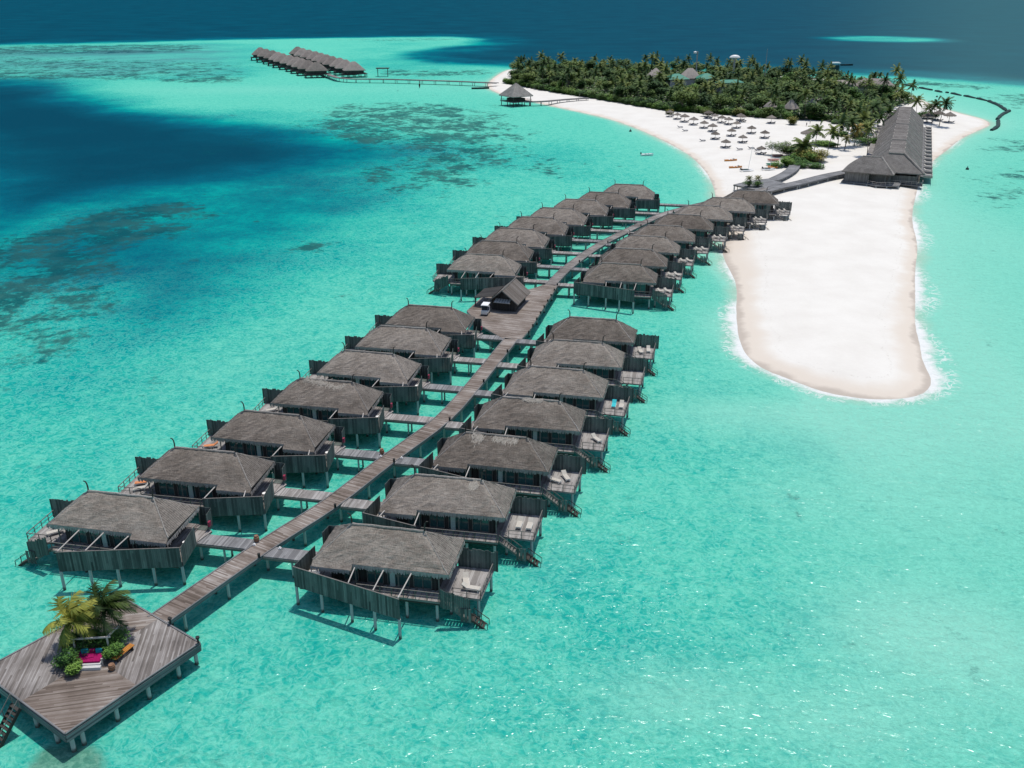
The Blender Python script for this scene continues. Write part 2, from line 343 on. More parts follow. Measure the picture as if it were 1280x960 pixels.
# faint coral freckles all over the lagoon
reef=np.maximum(reef,.1*(1-ss(deep,.3,.6))*ss(shd,6,30))
shallow=np.zeros_like(X)  # shallow brownish coral at the platform's foot
shallow=np.maximum(ss(sdf(X,Y,smoothpoly(poly_px([(40,948),(70,928),(118,934),(136,960),(110,1000),(20,1000)]),1)),-1.5,1.5),.5*ss(sdf(X,Y,poly_px([(190,950),(235,930),(250,950),(225,970)])),-2,2))
for b in [(785,628,2.2,2.5,.35),(1080,800,3,2,.12)]: shallow+=blob(*b)
foam=np.zeros_like(X)
for b in [(1165,470,6,9,1.3),(1155,430,5,22,1.2),(1148,360,8,26,1.0),(1146,290,9,30,.85),(1148,240,9,25,.8),(1100,498,14,4,.75),(1040,492,12,5,.7),(985,474,9,5,.7),(925,440,5,9,1.1),(921,400,5,14,1.0),(915,340,4,12,.7),(904,315,5,8,.5),(885,215,7,22,.6),(840,182,10,20,.45),(1190,180,20,20,.5),(1160,205,9,14,.6),(700,133,40,25,.3),(920,415,5,5,.7)]: foam=np.maximum(foam,blob(*b))
glare=ss(X/np.maximum(Y,1),-.25,.6)
nyv,nxv=X.shape
def grid_object(name,keep,Z,attrs,mat):
    idx=-np.ones(X.size,int); used=np.zeros(X.size,bool)
    I=np.arange(X.size).reshape(X.shape); q=np.stack([I[:-1,:-1],I[:-1,1:],I[1:,1:],I[1:,:-1]],-1).reshape(-1,4)
    kf=keep.ravel()[q].any(1); q=q[kf]; used[q.ravel()]=True; ids=np.nonzero(used)[0]; idx[ids]=np.arange(len(ids))
    me=bpy.data.meshes.new(name); V=np.stack([X.ravel()[ids],Y.ravel()[ids],Z.ravel()[ids]],1)
    me.vertices.add(len(ids)); me.vertices.foreach_set('co',V.ravel().astype(np.float32))
    qq=idx[q]; me.loops.add(qq.size); me.loops.foreach_set('vertex_index',qq.ravel().astype(np.int32))
    me.polygons.add(len(qq)); me.polygons.foreach_set('loop_start',(np.arange(len(qq))*4).astype(np.int32)); 
    try: me.polygons.foreach_set('loop_total',np.full(len(qq),4,np.int32))
    except Exception: pass
    me.update(calc_edges=True); me.validate()
    for k,a in attrs.items():
        at_=me.attributes.new(k,'FLOAT','POINT'); at_.data.foreach_set('value',a.ravel()[ids].astype(np.float32))
    me.polygons.foreach_set('use_smooth',[True]*len(me.polygons)); me.materials.append(M[mat])
    o=bpy.data.objects.new(name,me); COL.objects.link(o); return o
# water material
t=NT('sea_water',.12,.06); P=t.n('NewGeometry').outputs['Position']
dp=t.attr('deep'); rf=t.attr('reef'); pl=t.attr('pale'); sh=t.attr('shore'); fo=t.attr('foam'); shw=t.attr('shallow'); gl=t.attr('glare')
nb=t.noise(P,.018,4,.55); n1=t.noise(P,.09,4,.6); n2=t.noise(t.mapped(P,(1,.75,1)),.42,4,.6,.6); n3=t.noise(P,1.5,3,.6,.8); n4=t.noise(P,.02,6,.62,.4)
d=t.math('ADD',dp,t.math('MULTIPLY',t.math('SUBTRACT',nb,.5),t.math('ADD',.10,t.math('MULTIPLY',t.math('MULTIPLY',dp,t.math('SUBTRACT',1.1,dp)),3.0)))); d=t.math('ADD',d,t.math('MULTIPLY',t.math('SUBTRACT',n1,.5),t.math('ADD',.07,t.math('MULTIPLY',t.math('MULTIPLY',dp,t.math('SUBTRACT',1.05,dp)),.9))))
# water clearness and caustic mottle of light put into the colour, less where deep
d=t.math('ADD',d,t.math('MULTIPLY',t.math('SUBTRACT',n2,.5),t.math('SUBTRACT',.38,t.math('MULTIPLY',dp,.3)))); d=t.math('ADD',d,t.math('MULTIPLY',t.math('SUBTRACT',n3,.5),t.math('SUBTRACT',.44,t.math('MULTIPLY',dp,.4))))
r=ramp(t.nt,[(0,(.085,.46,.345)),(.13,(.016,.355,.285)),(.28,(.0,.27,.25)),(.42,(.0,.175,.195)),(.62,(.0,.095,.14)),(.8,(.0,.066,.105)),(1,(.0,.048,.082))]); t.l(d,r.inputs[0]); c=r.outputs[0]
c=t.mix(t.math('MULTIPLY',t.smooth(pl,.0,1.0),.8,True),c,(.25,.55,.44))
c=t.mix(t.math('MULTIPLY',t.math('MULTIPLY',gl,t.smooth(dp,.5,1)),.55),c,(.02,.062,.095))
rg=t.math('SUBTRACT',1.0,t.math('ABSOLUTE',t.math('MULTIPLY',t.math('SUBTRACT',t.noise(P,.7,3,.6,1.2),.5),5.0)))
c=t.mix(t.math('MULTIPLY',t.math('MULTIPLY',t.smooth(rg,.5,1.0),.34),t.smooth(dp,.5,.1)),c,(.22,.64,.50))  # bright caustic lines painted into the water colour, fading with depth
# reef: patchy coral shapes
rn=t.noise(t.mapped(P,(1,.8,1)),.075,8,.72,.3); rn2=t.noise(P,.35,4,.65)
rv=t.math('ADD',rn,t.math('MULTIPLY',t.math('SUBTRACT',rn2,.5),.6)); thr=t.math('SUBTRACT',.715,t.math('MULTIPLY',rf,.31))
rm=t.smooth(t.math('SUBTRACT',rv,thr),-.06,.12)
rc=t.mix(t.smooth(n1,.35,.65),(.004,.05,.062),(.028,.092,.088)); rc=t.mix(t.smooth(dp,.3,.8),rc,(.0,.06,.085))
c=t.mix(t.math('MULTIPLY',rm,.82),c,rc)
sb=t.mix(t.smooth(n3,.35,.7),(.06,.17,.12),(.16,.32,.23)); c=t.mix(t.math('MULTIPLY',t.smooth(t.math('ADD',shw,t.math('MULTIPLY',t.math('SUBTRACT',n2,.5),.8)),.2,.8),.8),c,sb)
# shallows over sand next to the beach
dist=t.math('MULTIPLY',sh,-1.0)
c=t.mix(t.math('MULTIPLY',t.math('SUBTRACT',1.0,t.smooth(t.math('ADD',dist,t.math('MULTIPLY',t.math('SUBTRACT',n1,.5),5.0)),-1,4.0)),.6),c,(.40,.44,.34))
# foam: surf line and a second broken line
fn=t.noise(P,.33,5,.7,.6); fine=t.noise(P,2.2,4,.7)
e=t.math('ADD',dist,t.math('MULTIPLY',t.math('SUBTRACT',fn,.5),6.0)); w1=t.math('ADD',.35,t.math('MULTIPLY',fo,2.6))
line1=t.math('SUBTRACT',1.0,t.smooth(t.math('DIVIDE',e,w1),.15,1.0))
rdg=t.math('SUBTRACT',1.0,t.smooth(t.math('ABSOLUTE',t.math('SUBTRACT',t.noise(P,.28,4,.6,1.5),.5)),.0,.05)); zone=t.math('SUBTRACT',1.0,t.smooth(t.math('DIVIDE',dist,t.math('ADD',1.0,t.math('MULTIPLY',fo,6.0))),.5,1.0))
fm=t.math('MULTIPLY',t.math('MAXIMUM',line1,t.math('MULTIPLY',t.math('MULTIPLY',rdg,zone),.75)),t.smooth(t.math('ADD',t.math('MULTIPLY',fine,1.0),fo),.55,1.25))
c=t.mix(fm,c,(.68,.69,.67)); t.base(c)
hb=t.n('Value'); 
w=t.math('ADD',t.math('MULTIPLY',t.noise(t.mapped(P,(.8,1.25,1)),.5,4,.6,.6),1.3),t.math('MULTIPLY',t.noise(P,2.0,5,.7,.9),.45))
bn=t.bump(t.math('MULTIPLY',t.noise(t.mapped(P,(.8,1.25,1)),.9,2,.5,.5),t.math('ADD',.2,t.math('MULTIPLY',t.noise(P,.07,3,.6),1.35))),1.0,.335); t.b.inputs['Specular IOR Level'].default_value=0; t.b.inputs['Roughness'].default_value=.9; t.normal(t.bump(w,.75,.6))
gs=t.n('BsdfAnisotropic'); gs.inputs['Roughness'].default_value=.19; gs.inputs['Color'].default_value=(1,1,1,1); t.l(bn,gs.inputs['Normal'])
mx=t.n('MixShader'); t.l(t.math('MULTIPLY',t.math('SUBTRACT',1.0,fm),.0095),mx.inputs[0]); t.l(t.b.outputs[0],mx.inputs[1]); t.l(gs.outputs[0],mx.inputs[2]); t.l(mx.outputs[0],t.nt.nodes['Material Output'].inputs[0])
M['sea_water']=t.m
# sand material
t=NT('coral_sand',.95,.15); P=t.n('NewGeometry').outputs['Position']; sh=t.attr('shore'); wd=t.attr('wet')
n1=t.noise(P,.12,5,.6); n2=t.noise(P,1.8,5,.7); n3=t.noise(P,.03,3)
r=ramp(t.nt,[(.3,(.60,.57,.52)),(.6,(.665,.64,.59))]); t.l(t.math('ADD',t.math('MULTIPLY',n1,.7),t.math('MULTIPLY',n2,.3)),r.inputs[0])
q=t.math('DIVIDE',t.math('ADD',sh,t.math('MULTIPLY',t.math('SUBTRACT',n1,.5),6.0)),wd)
sp_=t.noise(P,5.0,4,.8); r0=t.mix(t.math('MULTIPLY',t.smooth(sp_,.58,.72),.3),r.outputs[0],(.42,.39,.35))
tl=t.math('SUBTRACT',1.0,t.smooth(t.math('ABSOLUTE',t.math('SUBTRACT',q,1.35)),.0,.10)); r0=t.mix(t.math('MULTIPLY',t.math('MULTIPLY',tl,t.smooth(n2,.5,.65)),.5),r0,(.36,.31,.25))
c=t.mix(t.smooth(q,.35,1.35),(.59,.525,.45),r0); c=t.mix(t.smooth(q,.0,.3),(.43,.375,.32),c)
t.base(c); t.normal(t.bump(t.math('ADD',n2,n1),.35,.12)); M['coral_sand']=t.m
wet=3.3+0*X
for b in [(1150,430,14,25,1.5),(1060,490,30,9,2.5),(920,420,8,30,3.),(900,300,10,30,8)]: wet+=blob(*b)
SANDZ=1.15
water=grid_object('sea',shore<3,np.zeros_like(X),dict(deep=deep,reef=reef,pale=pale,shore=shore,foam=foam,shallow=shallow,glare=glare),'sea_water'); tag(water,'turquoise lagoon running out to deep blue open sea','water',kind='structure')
sandz=np.where(shore>0,SANDZ*(1-np.exp(-np.clip(shore,0,None)*.11)),shore*.1)
sand=grid_object('beach_sand',shore>-2,np.clip(sandz,-.5,SANDZ),dict(shore=shore,wet=wet),'coral_sand'); tag(sand,'white coral sand of the island and its long spit','sand',kind='structure')
def ground(x,y):
    d=float(sdf(np.array([x]),np.array([y]),SHORE)[0]); return max(0.0,SANDZ*(1-math.exp(-d*.11))) if d>0 else 0.0
# ---------------------------------------------------------------- villa
AZ=math.radians(-11)
DZ=2.6
def stilt(x,y,top=2.4,r=.16,rz=0):
    b=MB(); b.tube([(x,y,-1.5),(x,y,top)],r,8); return b
def fence_mb(pts,z0,z1,ragged=.03,w=.2,th=.05,z1b=None):
    """close set vertical boards along a line, with a cap rail"""
    b=MB(); u=0
    for (ax,ay),(bx,by) in zip(pts[:-1],pts[1:]):
        L=math.dist((ax,ay),(bx,by)); n=max(1,int(L/w)); rz=math.atan2(by-ay,bx-ax)
        for i in range(n):
            k=(i+.5)/n; top=z1+random.uniform(-ragged,ragged); bot=z0+random.uniform(-.02,.02); off=random.uniform(-.012,.012)
            x=ax+(bx-ax)*k-math.sin(rz)*off; y=ay+(by-ay)*k+math.cos(rz)*off
            b.box((x,y,(top+bot)/2),(L/n*.96,th,top-bot),rz,grain='z',uvo=(u+(i+.5)*w,0))
        u+=n*w+3
    return b
def rail_mb(pts,h=1.0,step=1.3,z=None):
    b=MB()
    for a,c in zip(pts[:-1],pts[1:]):
        a=Vector(a); c=Vector(c); L=(c-a).length; n=max(1,round(L/step))
        for i in range(n+1):
            p=a.lerp(c,i/n); b.bar(p,p+Vector((0,0,h)),.07)
        b.bar(a+Vector((0,0,h)),c+Vector((0,0,h)),.09,.06); b.bar(a+Vector((0,0,h*.5)),c+Vector((0,0,h*.5)),.05,.04)
    return b
def hip_roof(b,xa,xb,ya,yb,ze,rx0,rx1,zr,yc=None,seg=(22,9),disp=.05,m=None,notch=None,notchlen=.55):
    """four thatched slopes with slightly uneven surface; notch = x of the step in the front eave"""
    yc=(ya+yb)/2 if yc is None else yc
    def slope(E0,E1,R0,R1,m=m):
        E0,E1,R0,R1=map(Vector,(E0,E1,R0,R1)); n=((E1-E0).cross(R0-E0)).normalized(); nu,nv=seg
        L=(E1-E0).length; S=((R0+R1)/2-(E0+E1)/2).length
        G=[]
        for j in range(nv+1):
            v=j/nv; A=E0.lerp(R0,v); B=E1.lerp(R1,v); row=[]
            for i in range(nu+1):
                u=i/nu; p=A.lerp(B,u); k=0 if (i in(0,nu) or j==nv) else random.uniform(-disp,disp)
                sag=.13*math.sin(v*PI) ; p=p+n*(k+sag*(0 if i in(0,nu) else 1)); row.append((p,((p-E0).dot((E1-E0).normalized()),v*S)))
            G.append(row)
        for j in range(nv):
            for i in range(nu):
                q=[G[j][i],G[j][i+1],G[j+1][i+1],G[j+1][i]]; b.face([x[0] for x in q],[x[1] for x in q],m)
    sl=(zr-ze)/(yc-ya)
    fl,fr,br,bl=(xa,ya,ze),(xb,ya,ze),(xb,yb,ze),(xa,yb,ze); r0,r1=(rx0,yc,zr),(rx1,yc,zr)
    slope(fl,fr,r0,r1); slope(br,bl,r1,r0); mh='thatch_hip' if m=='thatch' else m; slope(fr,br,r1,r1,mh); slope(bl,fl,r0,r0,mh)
    # underside and eave edge
    t_=.28; I=.12
    lo=[(xa+I,ya+I,ze-t_),(xb-I,ya+I,ze-t_),(xb-I,yb-I,ze-t_),(xa+I,yb-I,ze-t_)]; up=[fl,fr,br,bl]
    for i in range(4):
        k=(i+1)%4; L=math.dist(up[i],up[k]); b.face([lo[i],lo[k],up[k],up[i]],[(0,0),(L,0),(L,.3),(0,.3)],m)
    b.face(lo[::-1],None,m)
    if notch is not None:
        e=notchlen; z2=ze-e*sl
        a0,a1,c0,c1=(xa,ya-e,z2),(notch,ya-e,z2),(xa,ya,ze+.03),(notch,ya,ze+.03)
        n=8
        for i in range(n):
            x0=xa+(notch-xa)*i/n; x1=xa+(notch-xa)*(i+1)/n
            b.face([(x0,ya-e,z2),(x1,ya-e,z2),(x1,ya+.1,ze+.1),(x0,ya+.1,ze+.1)],[(x0,-e),(x1,-e),(x1,.1),(x0,.1)],m)
            b.face([(x0,ya-e+.05,z2-.25),(x1,ya-e+.05,z2-.25),(x1,ya-e,z2),(x0,ya-e,z2)],[(x0,0),(x1,0),(x1,.3),(x0,.3)],m)
        b.face([(xa,ya,ze-.28),(notch,ya,ze-.28),(notch,ya-e+.05,z2-.25),(xa,ya-e+.05,z2-.25)],None,m)
        for x in(xa,notch): b.face([(x,ya-e,z2),(x,ya+.1,ze+.1),(x,ya,ze-.28),(x,ya-e+.05,z2-.25)],None,m)
def fringe(b,pts,ze,closed=True,m=None,step=.10,hang=(.3,.58)):
    n=len(pts); rngs=range(n if closed else n-1)
    for i in rngs:
        a=Vector(pts[i]); c=Vector(pts[(i+1)%n]); L=(c-a).length; k=int(L/step); d=(c-a).normalized(); o=Vector((d.y,-d.x,0))
        for j in range(k):
            p=a+d*(j+random.random())*step; h=random.uniform(*hang); w=random.uniform(.06,.13); q=p+o*random.uniform(-.02,.09)
            b.face([p-d*w+Vector((0,0,.05)),p+d*w+Vector((0,0,.05)),q+d*w*.5-Vector((0,0,h)),q-d*w*.6-Vector((0,0,h*.9))],[(j*.3,0),(j*.3+.1,0),(j*.3+.1,h),(j*.3,h)],m)
ZE,ZR=5.2,7.9
def bumpy_line(p,q,n,j):
    p=Vector(p);q=Vector(q); return [p.lerp(q,i/n)+Vector((random.uniform(-j,j),random.uniform(-j,j),random.uniform(-j,j)*.6)) for i in range(n+1)]
def make_villa(side,end,label,group):
    """sea side at +x for side=1; mirrored for side=-1. end=True: long fence, board screen by the steps"""
    fin=(lambda b:b.mirror()) if side<0 else (lambda b:b)
    T=thing('overwater_villa',label,'villa',group=group)
    # roof
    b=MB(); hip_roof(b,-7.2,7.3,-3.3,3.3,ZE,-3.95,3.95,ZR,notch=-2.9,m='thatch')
    sl=(ZR-ZE)/3.3
    fringe(b,[(-2.9,-3.36,ZE-.02),(7.36,-3.36,ZE-.02),(7.36,3.36,ZE-.02),(-7.26,3.36,ZE-.02),(-7.26,-3.9,ZE-.42)],ZE,closed=False,m='thatch_pale')
    fringe(b,[(-7.2,-3.9,ZE-.44),(-2.9,-3.9,ZE-.44)],ZE,closed=False,m='thatch_pale')
    roof=fin(b).obj('roof',None,T)
    b=MB(); 
    b.tube(bumpy_line((-4.0,0,ZR+.02),(4.0,0,ZR+.02),14,.04),.13,6)
    for sx in(-1,1):
        for sy in(-1,1):
            ex=7.2*sx; ey=3.3*sy; b.tube(bumpy_line((3.95*sx,0,ZR-.02),(ex,ey,ZE),12,.035),[.11]+[.075]*11+[.08],6)
    fin(b).obj('ridge_cap','thatch_pale',roof)
    for sx in(-1,1):
        b=MB(); x=3.95*sx; b.tube([(x,0,ZR-.1),(x,0,ZR+.6),(x+.05*sx,0,ZR+.95),(x+.22*sx,0,ZR+1.2),(x+.42*sx,0,ZR+1.22)],[.09,.09,.08,.07,.05],6); fin(b).obj('finial','dark_wood',roof)
    # loose patch of thatch
    # floor
    b=MB(); b.prism([(-9.0,-4.25),(6.6,-4.4),(6.6,3.7),(-7.3,3.7),(-8.9,2.6),(-8.3,.1)],2.36,DZ,grain=PI/2)
    fin(b).obj('floor','deck_wood',T)
    b=MB()
    for y in(-4.2,-2,.5,3): b.box((-1,y,2.22),(15.,.22,.26),grain='x')
    fin(b).obj('floor_beam','dark_wood',T)
    # house body
    b=MB(); 
    x0,x1,y0,y1=-5.6,5.9,-2.5,2.7; z0,z1=DZ,5.05
    b.box(((x0+x1)/2,y1,(z0+z1)/2),(x1-x0,.12,z1-z0),grain='z'); b.box((x0,(y0+y1)/2,(z0+z1)/2),(.12,y1-y0-.13,z1-z0),grain='z'); b.box((x1,(y0+y1)/2,(z0+z1)/2),(.12,y1-y0-.13,z1-z0),grain='z')
    for a,c in((-5.54,-4.2),(-2.6,-1.7),(.1,.5),(2.9,3.3),(5.3,5.84)): b.box(((a+c)/2,y0,(z0+z1)/2),(c-a,.12,z1-z0),grain='z')
    b.box((.15,y0+.005,4.86),(11.3,.1,.36),grain='z'); b.box((.15,.1,5.0),(11.2,5.0,.08),grain='x')
    fin(b).obj('wall','wall_wood',T)
    for a,c,mm in((-4.2,-2.6,'door_glass'),(-1.7,.1,'door_glass'),(.5,2.9,'door_glass'),(3.3,5.3,'door_glass')):
        b=MB(); b.box(((a+c)/2,y0+.03,3.63),(c-a,.04,2.05)); d_=fin(b).obj('glass_door',mm,T)
        b=MB()
        for x in(a+.05,(a+c)/2,c-.05): b.box((x,y0-.03,3.64),(.08,.08,2.06))
        b.box(((a+c)/2,y0-.03,4.64),(c-a,.08,.08)); b.box(((a+c)/2,y0-.03,2.66),(c-a,.08,.1)); fin(b).obj('frame','rail_wood',d_)
    b=MB(); b.box((1.1,-2.62,3.6),(.55,.1,2.0)); fin(b).obj('screen_panel','curtain_white',T)
    for x in(-2.7,1.9,6.2):
        b=MB(); b.tube([(x,-3.15,DZ),(x,-3.15,5.0)],.08,6); fin(b).obj('veranda_post','rail_wood',T)
    # fences
    fe=(3.4,-7.6) if end else (-2.3,-6.05)
    fin(fence_mb([(-9.0,-4.3),fe],2.35,4.75)).obj('privacy_fence','fence_wood',T)
    b=MB(); b.bar((-9.0,-4.3,4.78),(fe[0],fe[1],4.78),.12,.06); b.bar((-9.0,-4.24,2.5),(fe[0],fe[1]+.06,2.5),.1,.14); fin(b).obj('cap_rail','rail_wood',T)
    fin(fence_mb([(-9.05,-4.2),(-8.35,.0)],2.35,4.7)).obj('side_fence','fence_wood',T)
    # entry screen box beside the link
    b=fence_mb([(-8.5,2.5),(-8.3,4.0),(-6.9,4.1),(-6.9,3.6)],2.5,4.75,.02); b.box((-7.7,3.2,2.62),(1.3,1.3,.06)); fin(b).obj('entry_screen','fence_wood',T)
    if side<0:
        b=MB(); b.box((-8.6,2.75,3.45),(.25,.45,.6)); fin(b).obj('extinguisher_box','red_box',T)
    # back panel at the sun deck
    fin(fence_mb([(6.8,2.45),(11.2,2.35)],2.3,4.75,.12)).obj('privacy_fence','fence_wood',T)
    # railings
    xr=-2.2
    fin(rail_mb([(xr,-4.36,DZ),(6.5,-4.36,DZ)])).obj('railing','rail_wood',T)
    # sun deck
    b=MB(); b.prism([(6.62,-2.9),(10.55,-3.05),(10.75,2.3),(6.62,2.3)],2.3,2.52,grain=PI/2); sd=fin(b).obj('sun_deck','sundeck_wood',T)
    fin(rail_mb([(7.6,-2.95,2.52),(10.5,-3.0,2.52),(10.7,2.2,2.52)],.95)).obj('railing','rail_wood',T)
    # beams
    bx=((-2.6,-3.5,-2.4,-6.0),(.45,-3.4,.45,-6.75),(3.4,-3.4,3.25,-7.45)) if end else ((-2.6,-3.5,-2.5,-6.0),(-6.6,-3.7,-6.9,-4.9))
    for a in bx:
        b=MB(); b.tube([(a[0],a[1],4.95),(a[2],a[3],4.82)],.065,6); fin(b).obj('beam','pole_wood',T)
    # steps to the water
    def flight(p,q,w=.9,n=8):
        b=MB(); p=Vector(p);q=Vector(q); d=(q-p); o=Vector((0,w/2,0))
        for s_ in(-1,1):
            b.bar(p+o*s_,q+o*s_,.08,.25); b.bar(p+o*s_+Vector((0,0,.9)),q+o*s_+Vector((0,0,.9)),.06,.06)
            for k in(0,.5,1): r_=p.lerp(q,k)+o*s_; b.bar(r_,r_+Vector((0,0,.9)),.06)
        for i in range(n): r_=p.lerp(q,(i+.5)/n); b.box((r_.x,r_.y,r_.z+.08),(.26,w*.92,.05),m=None)
        return b
    fin(flight((6.7,-3.65,2.5),(9.2,-3.9,.85))).obj('staircase','rail_wood',T)
    b=flight((9.9,-3.95,.8),(11.5,-4.05,-.25),n=5); b.box((9.55,-3.9,.82),(1.0,1.2,.1)); fin(b).obj('staircase','dark_wood',T)
    b=MB()
    for x in(8.9,9.3,9.7): b.box((x,-4.5,1.4),(.3,.05,1.6),grain='z')
    fin(b).obj('stair_screen','fence_wood',T)
    if end:
        b=MB(); n=16
        for i in range(n):
            k=(i+.5)/n; top=4.35-1.2*k+random.uniform(-.15,.15); bot=2.2-1.1*k+random.uniform(-.1,.1)
            b.box((6.7+3.0*k,-4.72+.5*k,(top+bot)/2),(.17,.05,top-bot),.17,grain='z',uvo=(i*.2,0))
        fin(b).obj('board_screen','fence_wood',T)
    ps=[(-8.9,-4.2),(-5.9,-4.9),(-8.4,.6),(-6,-1),(-6,3.2),(-2.6,-1),(-2.6,3.2),(3,-4.1),(6.2,-4.1),(2,0),(6.2,3.2),(2,3.2),(10.2,-2.7),(10.5,2.0),(8,2.2),(-2.3,-5.9),(7.3,-2.7)]
    if end: ps+=[(.45,-6.7),(3.3,-7.55)]
    for x,y in ps: fin(stilt(x,y,2.36)).obj('stilt','stilt_concrete',T)
    return T
LR=[((112,613),(190,622.6)),((220,558),(293,567)),((304.5,513.4),(376,519)),((375,472.6),(441,478)),((431,438.3),(491.5,442)),((475.6,407.6),(532.7,410)),((510.7,381),(564.6,384.5)),
((582.4,317),(629,319.6)),((601,301),(647,302)),((623,285),(668.7,286.4)),((651.5,270.5),(692.6,272.6)),((678.6,259.3),(716,261)),((706.7,248.7),(745,250)),((736.5,239),(773.7,241.8)),((769,230),(803.7,231.2))]
RR=[((439.4,654.2),(531.3,664.8)),((518,593),(602.8,600)),((581,539.7),(660,548)),((627.6,495.3),(699.3,502.3)),((662.8,458.2),(730.3,462)),((691,425),(754,427.8)),((713,396),(769.7,399.7)),
((752,328.2),(801.4,331)),((770.4,309.3),(814,312.8)),((787.6,294.2),(831.5,296)),((810,281),(851.4,282.8)),((835.5,267.6),(874.8,269)),((860.7,256.5),(900,257.5)),((890.7,246.4),(928.4,248.5)),((920.6,238),(959.4,238.7))]
def centre(ab): 
    (a,b)=ab; p=at(*a,ZR); q=at(*b,ZR); return ((p[0]+q[0])/2,(p[1]+q[1])/2)
CL=[centre(x) for x in LR]; CR=[centre(x) for x in RR]
U=(math.cos(AZ),math.sin(AZ)); Wv=(-U[1],U[0])
def vl(c,x,y): return (c[0]+U[0]*x+Wv[0]*y, c[1]+U[1]*x+Wv[1]*y)
def villa_label(side,i):
    s_='left' if side<0 else 'right'
    if i<7:
        if i==0: return f'thatched stilt villa nearest the camera, {s_} row, long front fence'
        if i==6: return f'thatched villa ending the near {s_} row, just before the hut'+('' if side<0 else ' on the opposite side')
        return f'{ORD[i]} thatched stilt villa from the camera, near {s_} row'
    j=i-7
    if j==0: return f'thatched stilt villa just beyond the hut opening the far {s_} row, with full front fence'
    if j==7: return 'farthest thatched stilt villa of the left row, over open water' if side<0 else 'thatched villa ending the right row on the sand by the beach deck'
    return f'{ORD[j]} thatched stilt villa of the far {s_} row, counted from the hut'
protos={}
for side,CC in((-1,CL),(1,CR)):
    for i,c in enumerate(CC):
        end=i in(0,7); key=(side,end); lab=villa_label(side,i); grp='thatched villas along the boardwalk'
        jz=AZ+math.radians((.0,.9,-.8,.5,-1.1,.7,-.4)[i%7])
        if key not in protos:
            o=make_villa(side,end,lab,grp); o.location=(c[0],c[1],0); o.rotation_euler[2]=jz; protos[key]=o
        else: o=dup(protos[key],(c[0],c[1],0),jz,lab,grp)
# ragged repairs on single roofs belong to those roofs
def roof_patch(side,i,pts,w=.35):
    c=(CL if side<0 else CR)[i]
    tgt=[o for o in COL.objects if o.name.startswith('overwater_villa') and abs(o.location.x-c[0])<.01 and abs(o.location.y-c[1])<.01][0]
    rf_=[k for k in tgt.children if k.name.startswith('roof')][0]
    b=MB(); L=[]
    for x,s_ in pts: L.append((x,-3.3*s_,ZR-(ZR-ZE)*s_+.12))
    for k in range(len(L)-1):
        p=Vector(L[k]); q=Vector(L[k+1]); n=int((q-p).length*60)
        for _ in range(n):
            c_=p.lerp(q,random.random()); dx=random.gauss(0,w*.45); dy=random.gauss(0,w*.45); c_=c_+Vector((dx,dy,dy*(ZR-ZE)/3.3+random.uniform(-.03,.07)))
            a_=random.gauss(1.3,.5); u_=Vector((math.cos(a_),math.sin(a_)*.77,math.sin(a_)*.63))*random.uniform(.12,.3); v_=Vector((-math.sin(a_),math.cos(a_)*.77,math.cos(a_)*.63))*.03
            b.face([c_-u_-v_,c_+u_-v_,c_+u_+v_,c_-u_+v_],[(0,0),(.3,0),(.3,.1),(0,.1)])
    b.obj('torn_thatch','fresh_thatch',rf_)
roof_patch(-1,3,[(-3.2,.05),(-1.2,.12),(.6,.22),(1.5,.3)],.4); roof_patch(-1,3,[(1.5,.3),(3,.2)],.25)
roof_patch(1,2,[(-3,.12),(-1.6,.14)],.45); roof_patch(1,2,[(-1.6,.15),(-2.6,.35)],.4); roof_patch(1,2,[(-.3,.18),(1.4,.2),(2.8,.17)],.35)
roof_patch(1,1,[(2.7,.22),(3.2,.12),(3.6,.22),(3.1,.32),(2.7,.22)],.22); pass
roof_patch(1,3,[(-1,.06),(.5,.09),(1.6,.06)],.15)
# ---------------------------------------------------------------- boardwalk
def ribbon(b,C,w,z0,z1,m=None):
    """walkway with boards laid across"""
    n=len(C); Ls=[];Rs=[]; s_=[0]
    for i in range(n):
        a=C[max(i-1,0)]; c=C[min(i+1,n-1)]; d=Vector((c[0]-a[0],c[1]-a[1])).normalized(); ww=w[i] if hasattr(w,'__len__') else w
        Ls.append((C[i][0]-d.y*ww/2,C[i][1]+d.x*ww/2)); Rs.append((C[i][0]+d.y*ww/2,C[i][1]-d.x*ww/2))
        if i: s_.append(s_[-1]+math.dist(C[i],C[i-1]))
    for i in range(n-1):
        a,c,e,f=Ls[i],Rs[i],Rs[i+1],Ls[i+1]; 
        b.face([(*a,z1),(*c,z1),(*e,z1),(*f,z1)],[(s_[i],0),(s_[i],w if not hasattr(w,'__len__') else w[i]),(s_[i+1],w if not hasattr(w,'__len__') else w[i+1]),(s_[i+1],0)],m)
        b.face([(*a,z0),(*f,z0),(*e,z0),(*c,z0)],None,m)
        for p,q in((c,e),(f,a)): L=math.dist(p,q); b.face([(*p,z0),(*q,z0),(*q,z1),(*p,z1)],[(0,0),(0,L),(z1-z0,L),(z1-z0,0)],m)
    return Ls,Rs
def densify(P,step=4,smooth=0):
    out=[]
    for a,c in zip(P[:-1],P[1:]):
        n=max(1,int(math.dist(a,c)/step)); out+=[(a[0]+(c[0]-a[0])*k/n,a[1]+(c[1]-a[1])*k/n) for k in range(n)]
    out.append(P[-1])
    for _ in range(smooth): out=[out[0]]+[((a[0]+2*b_[0]+c[0])/4,(a[1]+2*b_[1]+c[1])/4) for a,b_,c in zip(out[:-2],out[1:-1],out[2:])]+[out[-1]]
    return out
WZ=2.5
near=[(-34.9,75.8),(-27.0,90.3),(-22.0,97.8),(-16.6,109.4),(-9.8,122.0),(-6.5,132.8),(-.1,155.6)]
